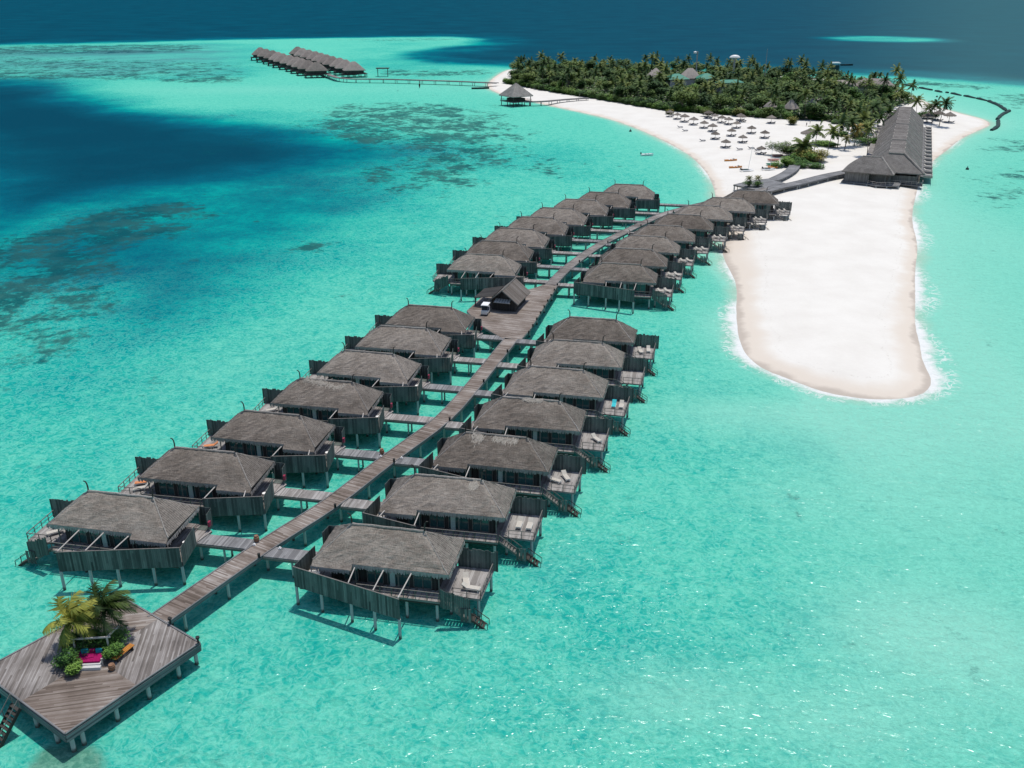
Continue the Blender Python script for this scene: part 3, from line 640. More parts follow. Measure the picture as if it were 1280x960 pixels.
far=[(7.9,187.5),(11.5,199),(16.7,211.4),(22,222.5),(32.3,239.6),(41.0,253.2),(50,262.5),(60,271.5),(70,280.5),(78,288)]
def posts_for(C,w,T,step=6,top=2.3,r=.17,zf=lambda x,y:-1.5,sides=(-1,1)):
    D=densify(C,.5); acc=0; last=-step*.5
    s_=0
    for a,c in zip(D[:-1],D[1:]):
        s_+=math.dist(a,c)
        if s_-last>=step:
            last=s_; d=Vector((c[0]-a[0],c[1]-a[1])).normalized()
            for k in sides:
                x,y=a[0]-d.y*(w/2-.2)*k,a[1]+d.x*(w/2-.2)*k; b=MB(); b.tube([(x,y,zf(x,y)),(x,y,top)],r,6); b.obj('stilt','stilt_concrete',T)
def walkway(name,label,C,w,mat,z=WZ,step=6,side=True,group=None,cat='boardwalk',knobs=0,pst=True,smooth=2):
    T=thing(name,label,cat,group=group)
    D=densify(C,3,smooth); b=MB(); Ls,Rs=ribbon(b,D,w,z-.14,z); b.obj('deck',mat,T)
    if side:
        for E in(Ls,Rs):
            b=MB()
            for a,c in zip(E[:-1],E[1:]): b.bar((*a,z-.22),(*c,z-.22),.14,.38); b.bar((*a,z+.04),(*c,z+.04),.14,.07)
            b.obj('side_beam','boardwalk_grey',T)
    if knobs:
        acc=0
        for k in range(knobs,len(Rs),knobs):
            b=MB(); x,y=Rs[k]; b.lathe((x,y,z+.05),[(.14,0),(.14,.35),(.17,.4),(.17,.5),(.0,.55)],8); b.obj('path_light','black_rubber',T)
    if pst: posts_for(C,w,T,step,z-.3)
    return T
walkway('boardwalk','long straight grey boardwalk between the near villa rows, from the diamond platform to the hut',near,2.4,'deck_wood_brown',knobs=4)
b=None
walkway('boardwalk','narrow curving boardwalk beyond the hut running between the far villa rows to the beach',far,2.2,'deck_wood',knobs=6)
# wide deck at the hut
wide=[(-1.4,155.3),(1.6,155.3),(3.4,161),(9.6,187.6),(6.4,187.8),(4.8,185.8),(3.4,184.6),(1.5,185),(-4.5,184.5),(-8.6,171),(-6.3,163.6)]
T=thing('hut_deck','broad plank deck carrying the gabled hut between the villa rows','deck')
b=MB(); b.prism([(x,y) for x,y in wide],WZ-.14,WZ+.0,grain=math.radians(-20)); b.obj('deck','deck_wood_brown',T)
b=MB(); n=len(wide)
for i in range(n): a,c=wide[i],wide[(i+1)%n]; b.bar((*a,WZ-.25),(*c,WZ-.25),.16,.4)
b.obj('side_beam','boardwalk_grey',T)
b=MB(); b.bar((3.3,160,WZ+.12),(9.5,187,WZ+.12),.12,.16); b.obj('kerb_beam','rail_wood',T)
for k in range(9):
    b=MB(); x=3.0+(9.4-3.0)*k/8; y=158+(187-158)*k/8; b.lathe((x,y,WZ+.05),[(.14,0),(.14,.35),(.17,.4),(.17,.5),(.0,.55)],8); b.obj('path_light','black_rubber',T)
for x,y in [(-1,156),(1.4,156.5),(3.2,163),(4.8,170),(6.4,177),(8.2,184.5),(-5.9,165),(-8,171),(-6.3,178),(-4.2,183.7),(-1,163),(0,174),(1,183.5)]: stilt(x,y,2.3).obj('stilt','stilt_concrete',T)
# link walkways
def near_x(c,y,curve):
    """where the villa's local line y meets the boardwalk, as local x"""
    best=None
    D=densify(curve,.4)
    for p in D:
        ly=(p[0]-c[0])*Wv[0]+(p[1]-c[1])*Wv[1]
        if best is None or abs(ly-y)<best[0]: best=(abs(ly-y),(p[0]-c[0])*U[0]+(p[1]-c[1])*U[1])
    return best[1]
whole=near+[(5,175)]+far
for side,CC in((-1,CL),(1,CR)):
    for i,c in enumerate(CC):
        lx=near_x(c,1.1,whole); hw=1.15
        x0=-side*8.1; x1=lx+ (side*hw)
        if side<0: x0=8.1; x1=lx-hw
        else: x0=-8.1; x1=lx+hw
        if abs(x1-x0)<.6 or (side>0 and i>11): continue
        lab=f'short plank link from the boardwalk to the '+villa_label(side,i).replace('grey thatched','').replace('thatched stilt ','').replace('thatched','').strip().replace('  ',' ')
        lab=' '.join(lab.split()[:16])
        T=thing('link_walkway',f'{("left" if side<0 else "right")} link walkway, number {i+1} from the camera, of grey planks','walkway',group='link walkways between boardwalk and villas')
        T['label']=f'grey plank link walkway, {ORD[i]} from the camera on the {"left" if side<0 else "right"} side of the boardwalk'
        T.location=(c[0],c[1],0); T.rotation_euler[2]=AZ
        a,e=min(x0,x1),max(x0,x1)
        b=MB(); b.box(((a+e)/2,1.1,WZ-.09),(e-a,2.0,.14),grain='y'); b.obj('deck','sundeck_wood' if i%2 else 'boardwalk_grey',T)
        b=MB(); 
        for y in(.1,2.1): b.box(((a+e)/2,y,WZ-.3),(e-a,.14,.3),grain='x')
        b.obj('side_beam','rail_wood',T)
        for k in range(max(1,int((e-a)/4))):
            x=a+(e-a)*(k+.5)/max(1,int((e-a)/4))
            for y in(.3,1.9): stilt(x,y,2.1,.13).obj('stilt','stilt_concrete',T)
# ---------------------------------------------------------------- diamond platform
Lp,Tp,Rp,Bp=(-48.3,68.4),(-40.0,79.8),(-29.6,72.4),(-37.2,60.6)
T=thing('lounge_platform','diamond shaped timber platform with planter, at the near end of the boardwalk','platform')
cen=((Lp[0]+Tp[0]+Rp[0]+Bp[0])/4,(Lp[1]+Tp[1]+Rp[1]+Bp[1])/4)
mid=lambda a,c:((a[0]+c[0])/2,(a[1]+c[1])/2)
th1=math.atan2(Rp[1]-Lp[1],Rp[0]-Lp[0]); th2=math.atan2(Tp[1]-Bp[1],Tp[0]-Bp[0])
quads=[(Rp,mid(Tp,Rp),mid(Rp,Bp),th2),(Bp,mid(Rp,Bp),mid(Bp,Lp),th1),(Lp,mid(Bp,Lp),mid(Lp,Tp),th2),(Tp,mid(Lp,Tp),mid(Tp,Rp),th1)]
b=MB()
for k,(c,p,q,g) in enumerate(quads):
    poly=[q,c,p,cen] ; ar=sum(poly[i][0]*poly[(i+1)%4][1]-poly[(i+1)%4][0]*poly[i][1] for i in range(4))
    if ar<0: poly=poly[::-1]
    b.prism(poly,WZ-.12,WZ+.02,grain=g,m='deck_wood' if k%2==0 else 'deck_wood_brown')
b.obj('deck',None,T)
for a,c in((Lp,Tp),(Tp,Rp),(Rp,Bp),(Bp,Lp)):
    b=MB(); b.bar((*a,WZ-.3),(*c,WZ-.3),.2,.36); b.bar((*a,WZ-.72),(*c,WZ-.72),.14,.3); b.bar((*a,WZ+.06),(*c,WZ+.06),.16,.09); b.obj('side_beam','boardwalk_grey',T)
for a,c,n in((Bp,Rp,4),(Lp,Bp,4),(Lp,Tp,4),(Tp,Rp,3)):
    for k in range(n):
        f_=(k+.35)/n if n==4 else (k+.5)/n; x=a[0]+(c[0]-a[0])*f_; y=a[1]+(c[1]-a[1])*f_; x+=(cen[0]-x)*.05; y+=(cen[1]-y)*.05
        stilt(x,y,WZ-.7,.2).obj('stilt','stilt_concrete',T)
for x,y in((Bp[0],Bp[1]+.7),(Rp[0]-.6,Rp[1])): stilt(x,y,WZ-.5,.2).obj('stilt','stilt_concrete',T)
b=MB()
p=Vector((-42.9,63.95,WZ)); dirv=Vector((-.55,-.83,0)); q=p+dirv*2.7+Vector((0,0,-2.9)); o_=Vector((.83,-.55,0))*.6
for s_ in(-1,1):
    b.bar(p+o_*s_,q+o_*s_,.1,.28)
for i in range(9): r_=p.lerp(q,(i+.5)/9); b.box((r_.x,r_.y,r_.z+.1),(1.1,.3,.06),math.atan2(o_.y,o_.x))
ls=b.obj('staircase','dark_wood',T)
b=MB()
for s_ in(-1,1):
    b.bar(p+o_*s_+Vector((0,0,1)),q+o_*s_+Vector((0,0,1)),.07); 
    for k in(0,.35,.7,1): r_=p.lerp(q,k)+o_*s_; b.bar(r_,r_+Vector((0,0,1)),.06)
b.obj('handrail','rail_wood',ls)
PZ=WZ+.02
for nm,(x,y),lb in (('bollard_light',(Rp[0]-.1,Rp[1]-.1),'small black lamp post on the right corner of the diamond platform'),('bollard_light',(-33.3,75.2),'small black lamp post where the boardwalk meets the diamond platform'),('bollard_light',(-41.6,76.9) ,'small black lamp post behind the daybed shrubs on the platform')):
    b=MB(); b.lathe((0,0,0),[(.1,0),(.1,.6),(.2,.62),(.2,.78),(.02,.82)],8); tag(b.obj(nm,'black_rubber',None,(x,y,PZ+(.0 if True else 0))),lb,'lamp')
# planter and daybed
DA=math.radians(4)
dbx,dby=at(112,822,PZ+.4)
T=thing('daybed','sunken daybed with magenta mattress and teal cushions under a white pole frame','daybed',(dbx,dby,PZ),DA)
b=MB(); b.box((0,0,.2),(2.5,1.9,.35)); b.obj('base','terrace_white',T)
b=MB(); b.box((0,.05,.46),(2.3,1.6,.18)); b.box((-.3,-.1,.57),(1.5,.5,.06),.25); b.obj('mattress','magenta_cloth',T)
for x in(-.55,.75):
    b=MB(); b.box((x,.55,.72),(.6,.22,.42),.1); b.obj('cushion','teal_cloth',T)
b=MB(); b.box((.1,.6,.7),(.5,.2,.38),-.1); b.obj('cushion','magenta_cloth',T)
for a,c in (((-1.4,-.7,0),(-1.4,-.7,1.7)),((1.35,-.7,0),(1.35,-.7,.8)),((-1.5,.8,0),(-1.5,.8,1.9)),((1.5,.9,0),(1.5,.9,1.9)),((-1.7,.85,1.9),(1.8,.95,1.9)),((1.5,.9,1.9),(2.1,2.6,1.95))):
    b=MB(); b.bar(a,c,.13); b.obj('pole','pole_wood',T)
b=MB(); b.box((0,-1.15,.15),(2.7,.35,.28)); b.obj('front_step','terrace_white',T)
bx_,by_=at(154,815,PZ+.4)
T=thing('bench','orange varnished slatted bench beside the platform shrubs','bench',(bx_,by_,PZ),math.radians(66))
for k in(-1,0,1):
    b=MB(); b.box((0,k*.2,.45),(2.3,.18,.06),grain='x'); b.obj('slat','orange_wood',T)
for x in(-.9,.9):
    b=MB(); b.box((x,0,.21),(.1,.55,.42)); b.obj('leg','dark_wood',T)
def leafmass(b,c,r,n,size=.25,m=None,flat=.8,seed=None,lo=0.0):
    """many small leaf faces through an uneven volume"""
    lobes=[(random.gauss(0,.38),random.gauss(0,.38),random.gauss(0,.25),random.uniform(.4,.75)) for _ in range(7)]
    for _ in range(n):
        L=random.choice(lobes); d=Vector((random.gauss(0,1),random.gauss(0,1),random.gauss(0,1))).normalized()*(random.random()**.45)*L[3]
        p=Vector((c[0]+(L[0]+d.x)*r,c[1]+(L[1]+d.y)*r,c[2]+(L[2]+d.z)*r*flat))
        if p.z<lo: p.z=lo+random.random()*.2
        a=random.uniform(0,2*PI); tl=random.uniform(-.7,.7); s_=size*random.uniform(.6,1.4)
        u=Vector((math.cos(a),math.sin(a),tl*.6)).normalized(); v=Vector((-math.sin(a),math.cos(a),random.uniform(-.5,.5))).normalized()
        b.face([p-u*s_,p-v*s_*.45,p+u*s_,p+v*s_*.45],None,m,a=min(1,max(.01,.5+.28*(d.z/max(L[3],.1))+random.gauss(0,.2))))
def make_shrub(name,label,cat,loc,r,h,n,size,mat='shrub_leaf',group=None):
    T=thing(name,label,cat,loc,0,group)
    b=MB(); leafmass(b,(0,0,h*.5),r,n,size,flat=h/r*.62,lo=.05); b.obj('foliage',mat,T)
    b=MB()
    for k in range(5): a=k*1.3; b.tube([(math.cos(a)*.1,math.sin(a)*.1,-.1),(math.cos(a)*r*.4,math.sin(a)*r*.4,h*.5)],[.05,.02],5)
    b.obj('stem','trunk',T); return T
for (px,py,r,h,lb) in ((84,822,1.5,1.8,'dark green shrub left of the daybed on the platform'),(142,798,1.4,1.8,'green shrub behind the orange bench on the platform'),(138,815,1.15,1.4,'low bright green shrub right of the daybed'),(97,798,1.2,1.5,'dark shrub under the leaning palm behind the daybed'),(118,792,1.2,1.4,'dark shrub directly behind the daybed between the palms'),(92,833,1.1,1.2,'small rounded shrub at the front left corner of the daybed')):
    x,y=at(px,py,PZ+.7); make_shrub('shrub',lb,'shrub',(x,y,PZ),r,h,1500,.12)
x,y=at(140,835,PZ+.2); b=MB(); b.lathe((0,0,0),[(.0,.02),(.2,.0),(.32,.25),(.3,.5),(.22,.55),(.26,.62),(.2,.6),(.0,.5)],14); tag(b.obj('clay_pot','clay',None,(x,y,PZ),smooth=True),'small clay pot at the foot of the shrubs by the orange bench','pot')
for px,py,lb in((321,677,'brown jar standing where the nearest left link meets the boardwalk'),(477.5,567.5,'brown jar standing where the third left link meets the boardwalk')):
    x,y=at(px,py,WZ); b=MB(); b.lathe((0,0,0),[(.0,.01),(.2,.0),(.34,.3),(.3,.6),(.16,.7),(.22,.8),(.0,.78)],12); tag(b.obj('jar','clay',None,(x,y,WZ),smooth=True),lb,'jar')
for px,py,lb in((318,681.5,'nearest left'),(350,686,'nearest right'),(476,571,'third left'),(502,573,'third right')):
    x,y=at(px,py,WZ); b=MB(); b.box((0,0,.06),(.28,.28,.12)); b.lathe((0,0,.12),[(.12,0),(.1,.12),(0,.16)],8); tag(b.obj('deck_light','white_plastic',None,(x,y,WZ)),f'small white deck light at the {lb} link junction','light')
# ---------------------------------------------------------------- palms
def frond(b,base,az,el,L,leaf,droop=1.0,wind=(0,0),nl=14,m='palm_leaf',wid=.9,a0=.5,lw=.09):
    P=[];d=Vector((math.cos(az)*math.cos(el),math.sin(az)*math.cos(el),math.sin(el))); p=Vector(base); n=9
    for i in range(n+1):
        P.append(p.copy()); p=p+d*(L/n); d=(d+Vector((wind[0],wind[1],-.17*droop))*(1.0 if i>1 else .5)).normalized()
    b.tube(P,[.05*(1-i/(n+1))+.012 for i in range(n+1)],3,m,cap=False,a=a0)
    for i in range(nl):
        s_=(i+1.2)/(nl+1)*n; k=min(n-1,int(s_)); f_=s_-k; q=P[k].lerp(P[k+1],f_); t_=(P[k+1]-P[k]).normalized()
        r=t_.cross(Vector((0,0,1))); r=r.normalized() if r.length>.05 else Vector((1,0,0)); u=r.cross(t_)
        ll=leaf*math.sin(PI*min(.97,(i+2.2)/(nl+3)))**.6
        for sgn in(-1,1):
            e=q+(r*sgn*.75+t_*.55-u*.0+Vector((0,0,-.38*random.uniform(.5,1.4)))+Vector((wind[0],wind[1],0))*2.2).normalized()*ll*random.uniform(.85,1.1)
            w=t_*lw
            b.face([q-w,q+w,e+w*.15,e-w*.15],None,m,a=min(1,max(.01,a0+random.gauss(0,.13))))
def make_palm(name,label,cat,h=8,lean=(.8,0),nf=18,L=3.4,leaf=1.0,nl=13,wind=(0,0),mat='palm_leaf',tr=.17,group=None,lw=.10,wid=.9):
    T=thing(name,label,cat,group=group)
    pts=[(lean[0]*(k/6)**1.7,lean[1]*(k/6)**1.7,h*k/6) for k in range(7)]
    b=MB(); b.tube([(pts[0][0],pts[0][1],-.4)]+pts[1:],[tr*1.35]+[tr*(1-.07*k) for k in range(1,7)],7); b.obj('trunk','trunk',T)
    top=Vector(pts[-1]); b=MB()
    for k in range(nf):
        az=k*2.39996+random.uniform(-.2,.2); el=1.25-1.7*(k/nf)+random.uniform(-.12,.12)
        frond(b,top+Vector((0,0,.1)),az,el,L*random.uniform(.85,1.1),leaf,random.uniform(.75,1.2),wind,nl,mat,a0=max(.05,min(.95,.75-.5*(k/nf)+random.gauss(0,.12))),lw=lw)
    b.obj('crown',None,T)
    return T
# the two wind blown palms on the platform
x,y=at(103,818,PZ)
t1=make_palm('coconut_palm','wind blown palm leaning over the left of the platform daybed','palm',3.0,(-.9,.2),22,3.1,1.2,24,(.13,.09),'palm_leaf_mid',.16,lw=.085); t1.location=(x,y+.9,PZ)
x,y=at(125,812,PZ)
t2=make_palm('coconut_palm','palm with golden fronds standing behind the platform daybed','palm',3.4,(.3,.6),20,3.0,1.1,24,(.15,.08),'palm_leaf_mid',.16,lw=.08); t2.location=(x,y+1.3,PZ)
# ---------------------------------------------------------------- hut, buggy
hc=at(633,375,WZ); p_=at(628,368,6.3); q_=at(644,348,6.3); hm=((p_[0]+q_[0])/2,(p_[1]+q_[1])/2); HA=math.radians(-17)
T=thing('storage_hut','dark gabled timber hut with lean-to roof on the broad boardwalk deck','hut',(hm[0],hm[1],WZ),HA)
b=MB(); hw,hd,hh=2.3,3.6,2.1
b.box((0,0,hh/2),(hw*2,hd*2,hh),grain='z')
for y in(-hd,hd): b.face([(-hw,y,hh),(hw,y,hh),(0,y,hh+1.75)] if y<0 else [(hw,y,hh),(-hw,y,hh),(0,y,hh+1.75)],[(-hw,hh),(hw,hh),(0,hh+2)])
b.obj('wall','wall_wood',T)
b=MB()
for s_ in(-1,1):
    A=[(0,-hd-.8,hh+2.1),(0,hd+.8,hh+2.1),(s_*(hw+.8),hd+.8,hh-.45),(s_*(hw+.8),-hd-.8,hh-.45)]; 
    if s_>0: A=A[::-1]
    uv=[(p[1],math.hypot(p[0],p[2])) for p in A]; b.face(A,uv); b.face([(p[0],p[1],p[2]-.14) for p in A[::-1]],uv)
    for i in range(4): p,q=A[i],A[(i+1)%4]; b.face([p,q,(q[0],q[1],q[2]-.14),(p[0],p[1],p[2]-.14)],None)
rf=b.obj('roof','hut_roof',T)
b=MB(); b.bar((0,-hd-.85,hh+2.15),(0,hd+.85,hh+2.15),.16,.1); 
for s_ in(-1,1): b.bar((0,-hd-.85,hh+2.05),(s_*(hw+.85),-hd-.85,hh-.45),.12,.2)
b.obj('ridge_cap','rail_wood',rf)
b=MB(); A=[(-hw-.5,-hd+1.0,hh+.15),(-hw-.5,hd+.6,hh+.15),(-hw-5.2,hd+.6,hh-.35),(-hw-5.2,-hd+1.0,hh-.35)][::-1]; A=[(-hw+.2,-3.3,hh+.55),(-hw-4.0,-2.6,hh-.4),(-hw-4.0,3.6,hh-.4),(-hw+.2,3.6,hh+.55)]
b.face(A[::-1],[(p[1],p[0]) for p in A[::-1]]); b.face([(p[0],p[1],p[2]-.12) for p in A],[(p[1],p[0]) for p in A])
for i in range(4): p,q=A[i],A[(i+1)%4]; b.face([p,q,(q[0],q[1],q[2]-.12),(p[0],p[1],p[2]-.12)],None)
b.obj('lean_to_roof','wall_wood',T)
for x,y in((-6.1,-2.3),(-6.1,3.4),(-4,3.4)):
    b=MB(); b.bar((x,y,0),(x,y,hh-.4),.18); b.obj('post','dark_wood',T)
b=MB()
for k in range(6): b.face([(-1.5+k*.52,-hd-1.2,1.95),(-1.5+k*.52+.45,-hd-1.2,1.95),(-1.5+k*.52+.45,-hd-.05,2.35),(-1.5+k*.52,-hd-.05,2.35)])
b.bar((-1.6,-hd-1.2,1.9),(1.7,-hd-1.2,1.9),.1); b.obj('awning','pale_metal_sheet',T)
b=MB(); b.box((0,-hd-.04,1.0),(1.5,.06,2.0)); b.box((0,-hd-.08,1.0),(.05,.04,2.0)); b.obj('door','dark_wood',T)
b=MB(); b.box((-5.4,.6,-.1),(2.6,7,.14),grain='y'); b.obj('side_floor','deck_wood',T)
gx,gy=at(607,392,WZ)
T=thing('golf_buggy','white roofed golf buggy parked beside the hut','golf buggy',(gx,gy-.2,WZ),math.radians(-12))
b=MB(); b.box((0,0,.45),(1.15,2.4,.3)); b.box((0,-.95,.75),(1.15,.6,.4)); b.box((0,.9,.9),(1.15,.7,.7)); b.obj('body','white_plastic',T)
b=MB(); b.box((0,.1,1.95),(1.35,2.2,.1)); b.box((0,.1,2.02),(1.15,1.9,.06)); b.obj('canopy','white_plastic',T)
b=MB()
for x in(-.58,.58):
    for y in(-.7,.95): b.bar((x,y,.8),(x,y+(.05 if y>0 else .1),1.9),.05)
b.obj('canopy_post','metal_grey',T)
b=MB(); b.face([(-.55,-.72,.95),(.55,-.72,.95),(.55,-.62,1.88),(-.55,-.62,1.88)]); b.obj('windscreen','windscreen',T)
b=MB(); b.box((0,.25,.75),(1.05,.5,.15)); b.box((0,.5,1.05),(1.05,.1,.5)); b.obj('seat','navy_cloth',T)
for x in(-.55,.55):
    for y in(-.85,.8):
        b=MB(); b.tube([(x-.09,y,.23),(x+.09,y,.23)],.23,12); b.obj('wheel','tyre',T)
# ---------------------------------------------------------------- deck furniture
def make_lounger(label,group,frame='white_plastic',pad='cream_mattress',back=.6,name='sun_lounger'):
    T=thing(name,label,'sun lounger',group=group)
    b=MB(); b.box((0,-.25,.3),(.66,1.4,.06)); b.obj('bed_frame',frame,T)
    b=MB(); b.box((0,-.25,.37),(.6,1.35,.08)); a=Vector((0,.42,.36)); e=a+Vector((0,.65*math.cos(back),.65*math.sin(back)))
    for sx in(1,): b.bar(a,e,.62,.09)
    b.obj('mattress',pad,T)
    for x in(-.28,.28):
        for y in(-.8,.35): bb=MB(); bb.box((x,y,.14),(.06,.06,.28)); bb.obj('leg',frame,T)
    return T
lproto={}
def lounger(c,x,y,rz,label,pad='cream_mattress',side=1):
    key=pad; w=vl(c,x*side,y)
    if key not in lproto: o=make_lounger(label,'sun loungers on the villa decks',pad=pad); lproto[key]=o; o.location=(w[0],w[1],2.52); o.rotation_euler[2]=AZ+rz*side
    else: dup(lproto[key],(w[0],w[1],2.52),AZ+rz*side,label,'sun loungers on the villa decks')
def vname(side,i):
    s_='left' if side<0 else 'right'
    return f'{ORD[i]} villa of the near {s_} row' if i<7 else f'{ORD[i-7]} villa of the far {s_} row'
lounger(CR[0],9.2,-1.7,1.5,'cream lounger turned sideways deck of the '+vname(1,0)); lounger(CR[0],8.4,-.6,.3,'cream lounger with raised back deck of the '+vname(1,0))
lounger(CR[1],8.4,-.2,-.0,'left of two cream loungers deck of the '+vname(1,1)); lounger(CR[1],9.6,-.25,.0,'right of two cream loungers deck of the '+vname(1,1))
lounger(CR[2],8.9,.2,.5,'single cream lounger deck of the '+vname(1,2)); lounger(CR[2],7.6,-.9,1.2,'cream lounger against the wall deck of the '+vname(1,2))
lounger(CR[3],9.2,-.2,.7,'single slanted cream lounger deck of the '+vname(1,3))
lounger(CR[4],8.6,-.2,0,'blue towelled lounger deck of the '+vname(1,4),'turquoise_cloth'); lounger(CR[4],9.7,-.2,0,'cream lounger beside the blue towelled one on the fifth right villa deck')
lounger(CR[6],8.3,-.6,.3,'left cream lounger deck of the '+vname(1,6)); lounger(CR[6],9.6,.2,.1,'right cream lounger deck of the '+vname(1,6))
for i in(7,8,9,10,11,12,13,14):
    lounger(CR[i],8.3,-.8,.9,'left cream lounger, deck of the '+vname(1,i)); lounger(CR[i],9.6,-.3,.8,'right cream lounger, deck of the '+vname(1,i))
lounger(CL[0],8.3,-1.2,.8,'cream lounger deck of the '+vname(-1,0),side=-1); lounger(CL[0],8.6,.4,.9,'rear cream lounger deck of the '+vname(-1,0),side=-1)
lounger(CL[1],8.8,-.6,1.1,'orange towelled lounger deck of the '+vname(-1,1),'orange_cloth',-1); lounger(CL[1],8.2,-1.9,1.0,'cream lounger deck of the '+vname(-1,1),side=-1)
lounger(CL[2],8.8,-1.2,1.1,'orange towelled lounger deck of the '+vname(-1,2),'orange_cloth',-1); lounger(CL[3],8.5,-.6,.9,'cream lounger deck of the '+vname(-1,3),side=-1)
tub=None
for side,i in [(1,0),(1,1),(1,2)]:
    c=(CL if side<0 else CR)[i]; w=vl(c,-7.6*side,-2.9)
    if tub is None:
        b=MB(); b.lathe((0,0,0),[(.0,.02),(.55,.0),(.72,.15),(.8,.6),(.86,.62),(.78,.6),(.68,.25),(.0,.18)],20,sx=.95,sy=.62); tub=b.obj('bathtub','white_plastic',None,smooth=True); o=tub
    else: o=tub.copy(); COL.objects.link(o)
    o.location=(w[0],w[1],DZ); o.rotation_euler[2]=AZ+.3
    tag(o,'white oval outdoor bathtub behind the fence of the '+vname(side,i),'bathtub','outdoor bathtubs at the villas')
for i in range(7):
    c=CL[i]; w=vl(c,7.9,-1.4); T=thing('wash_stand',f'white outdoor wash stand behind the fence of the {vname(-1,i)}','wash stand',(w[0],w[1],DZ),AZ,'outdoor wash stands at the villas')
    b=MB(); b.lathe((0,0,.8),[(.0,0),(.2,.02),(.3,.16),(.24,.14),(0,.06)],12); b.obj('basin','white_plastic',T)
    b=MB(); b.tube([(0,0,0),(0,0,.82)],.07,6); b.obj('pedestal','pole_wood',T)
    b=MB(); b.tube([(-.5,-.5,.3),(.35,-.1,1.2)],.04,5); b.tube([(-.3,-.6,.25),(.5,-.2,1.1)],.04,5); b.obj('towel_rail','pole_wood',T)
# ---------------------------------------------------------------- beach deck and walks
BD=[at(917,230.6,WZ),at(936,226,WZ),at(960,223,WZ),at(986,230,WZ),at(1000,230,WZ),at(964,239,WZ),at(940,236,WZ)]
T=thing('beach_deck','grey pointed timber deck where the boardwalk reaches the sand','deck')
b=MB(); pts=BD; ar=sum(pts[i][0]*pts[(i+1)%7][1]-pts[(i+1)%7][0]*pts[i][1] for i in range(7)); pts=pts if ar>0 else pts[::-1]
b.prism(pts,WZ-.2,WZ-.05,grain=.5); b.obj('deck','boardwalk_grey',T)
b=MB()
for i in range(7): a,c=pts[i],pts[(i+1)%7]; b.bar((*a,WZ-.25),(*c,WZ-.25),.2,.4)
b.obj('side_beam','rail_wood',T)
for x,y in pts: stilt(x*.98+84*.02,y*.98+292*.02,2.3,.2).obj('stilt','stilt_concrete',T)
mp=lambda a,c,z=WZ:tuple((np.array(at(*a,z))+np.array(at(*c,z)))/2)
C=[mp((960,238.8),(975,230)),mp((1000,231),(990,228)),mp((1025,223.5),(1014,222.5)),mp((1040,220.5),(1037.5,215.5)),mp((1060,217),(1060,212.5)),mp((1072,213),(1072,209))]
walkway('beach_walkway','grey raised walkway over the sand from the beach deck to the long building',C,4.0,'boardwalk_grey',cat='walkway',smooth=3)
C=[mp((967.5,226.5),(964,222.5),2.3),mp((980,221.5),(972,219),2.3),mp((989,217.5),(980,215.8),2.1),mp((996,212.5),(986.5,212),1.9),mp((999,208.5),(989.5,208.5),1.7),mp((998,204),(989,203.5),1.5)]
walkway('beach_walkway','grey curved walkway ramp leading down to the round shrub beds',C,3.6,'boardwalk_grey',z=2.2,cat='walkway',smooth=3)
# long building
A0=Vector(at(1121,192,9)).to_2d() if False else Vector((124.5,309)); A1=Vector((173.5,429)); ax=(A1-A0); LB=ax.length; ang=math.atan2(ax.y,ax.x)-PI/2
T=thing('long_building','long grey building with rows of ribbed thatched roofs on the east beach','building',(A0.x,A0.y,SANDZ),ang)
b=MB(); N=15; cw=LB/N; HW=8.2; TW=2.3; z0,z1=2.9,8.6
def q(pts,uv=None): b.face(pts,uv or [(p[0],p[1]) for p in pts])
for k in range(N):
    ya=k*cw; yb=ya+cw; ym=ya+cw*.6; dz=1.7
    # each bay: ridge across, valley at its ends
    for (y_a,y_b,za,zb) in((ya,ym,-dz*.5,dz*.5),(ym,yb,dz*.5,-dz*.5)):
        for x0_,x1_,h0,h1 in((-HW,-TW,z0,z1),(-TW,TW,z1,z1),(TW,HW,z1,z0)):
            e0=za*(1.0 if h0==z1 or h0==z0 else 1); 
            P4=[(x0_,y_a,h0+za),(x1_,y_a,h1+za),(x1_,y_b,h1+zb),(x0_,y_b,h0+zb)]
            q(P4,[(p[1]*1.0,abs(p[0])) for p in P4])
fy=-7.5; zf=3.6
for P4 in ([(-TW,0,z1-.3),(-HW-1,fy,zf),(HW+1,fy,zf),(TW,0,z1-.3)],[(-TW,0,z1-.3),(-HW,0,z0-.3),(-HW-1,fy,zf)],[(TW,0,z1-.3),(HW+1,fy,zf),(HW,0,z0-.3)]): q(P4,[(p[0],p[1]) for p in P4])
P4=[(-HW-1,fy,zf-.3),(-HW-1,fy,zf),(HW+1,fy,zf),(HW+1,fy,zf-.3)]; q(P4[::-1]); q([(-HW-1,fy,zf-.3),(-HW,0,2.3),(HW,0,2.3),(HW+1,fy,zf-.3)])
rf=b.obj('roof','thatch_grey',T)
b=MB(); b.tube(bumpy_line((TW,0,z1),(HW+.9,fy,zf+.1),8,.05),.3,6); b.tube(bumpy_line((-TW,0,z1-.1),(TW,0,z1-.1),6,.05),.3,6); b.obj('ridge_cap','thatch_pale',rf)
b=MB()
for k in range(N):
    y=k*cw+cw*.6; b.tube([(-HW,y,z0+.85),(-TW,y,z1+.85)],.16,5); b.tube([(TW,y,z1+.85),(HW,y,z0+.85)],.16,5)
for x in(-TW,TW): b.tube([(x,0,z1+.2),(x,LB,z1+.2)],.14,5)
b.obj('ridge_cap','thatch_pale',rf)
for y in(cw*3.0,cw*8):
    b=MB(); b.tube([(-TW,y,z1+.6),(TW,y,z1+.6)],.3,6); b.tube([(-TW,y,z1+.6),(-HW,y,z0+.5)],.22,5); b.tube([(TW,y,z1+.6),(HW,y,z0+.5)],.22,5); b.obj('ridge_cap','thatch_pale',rf)
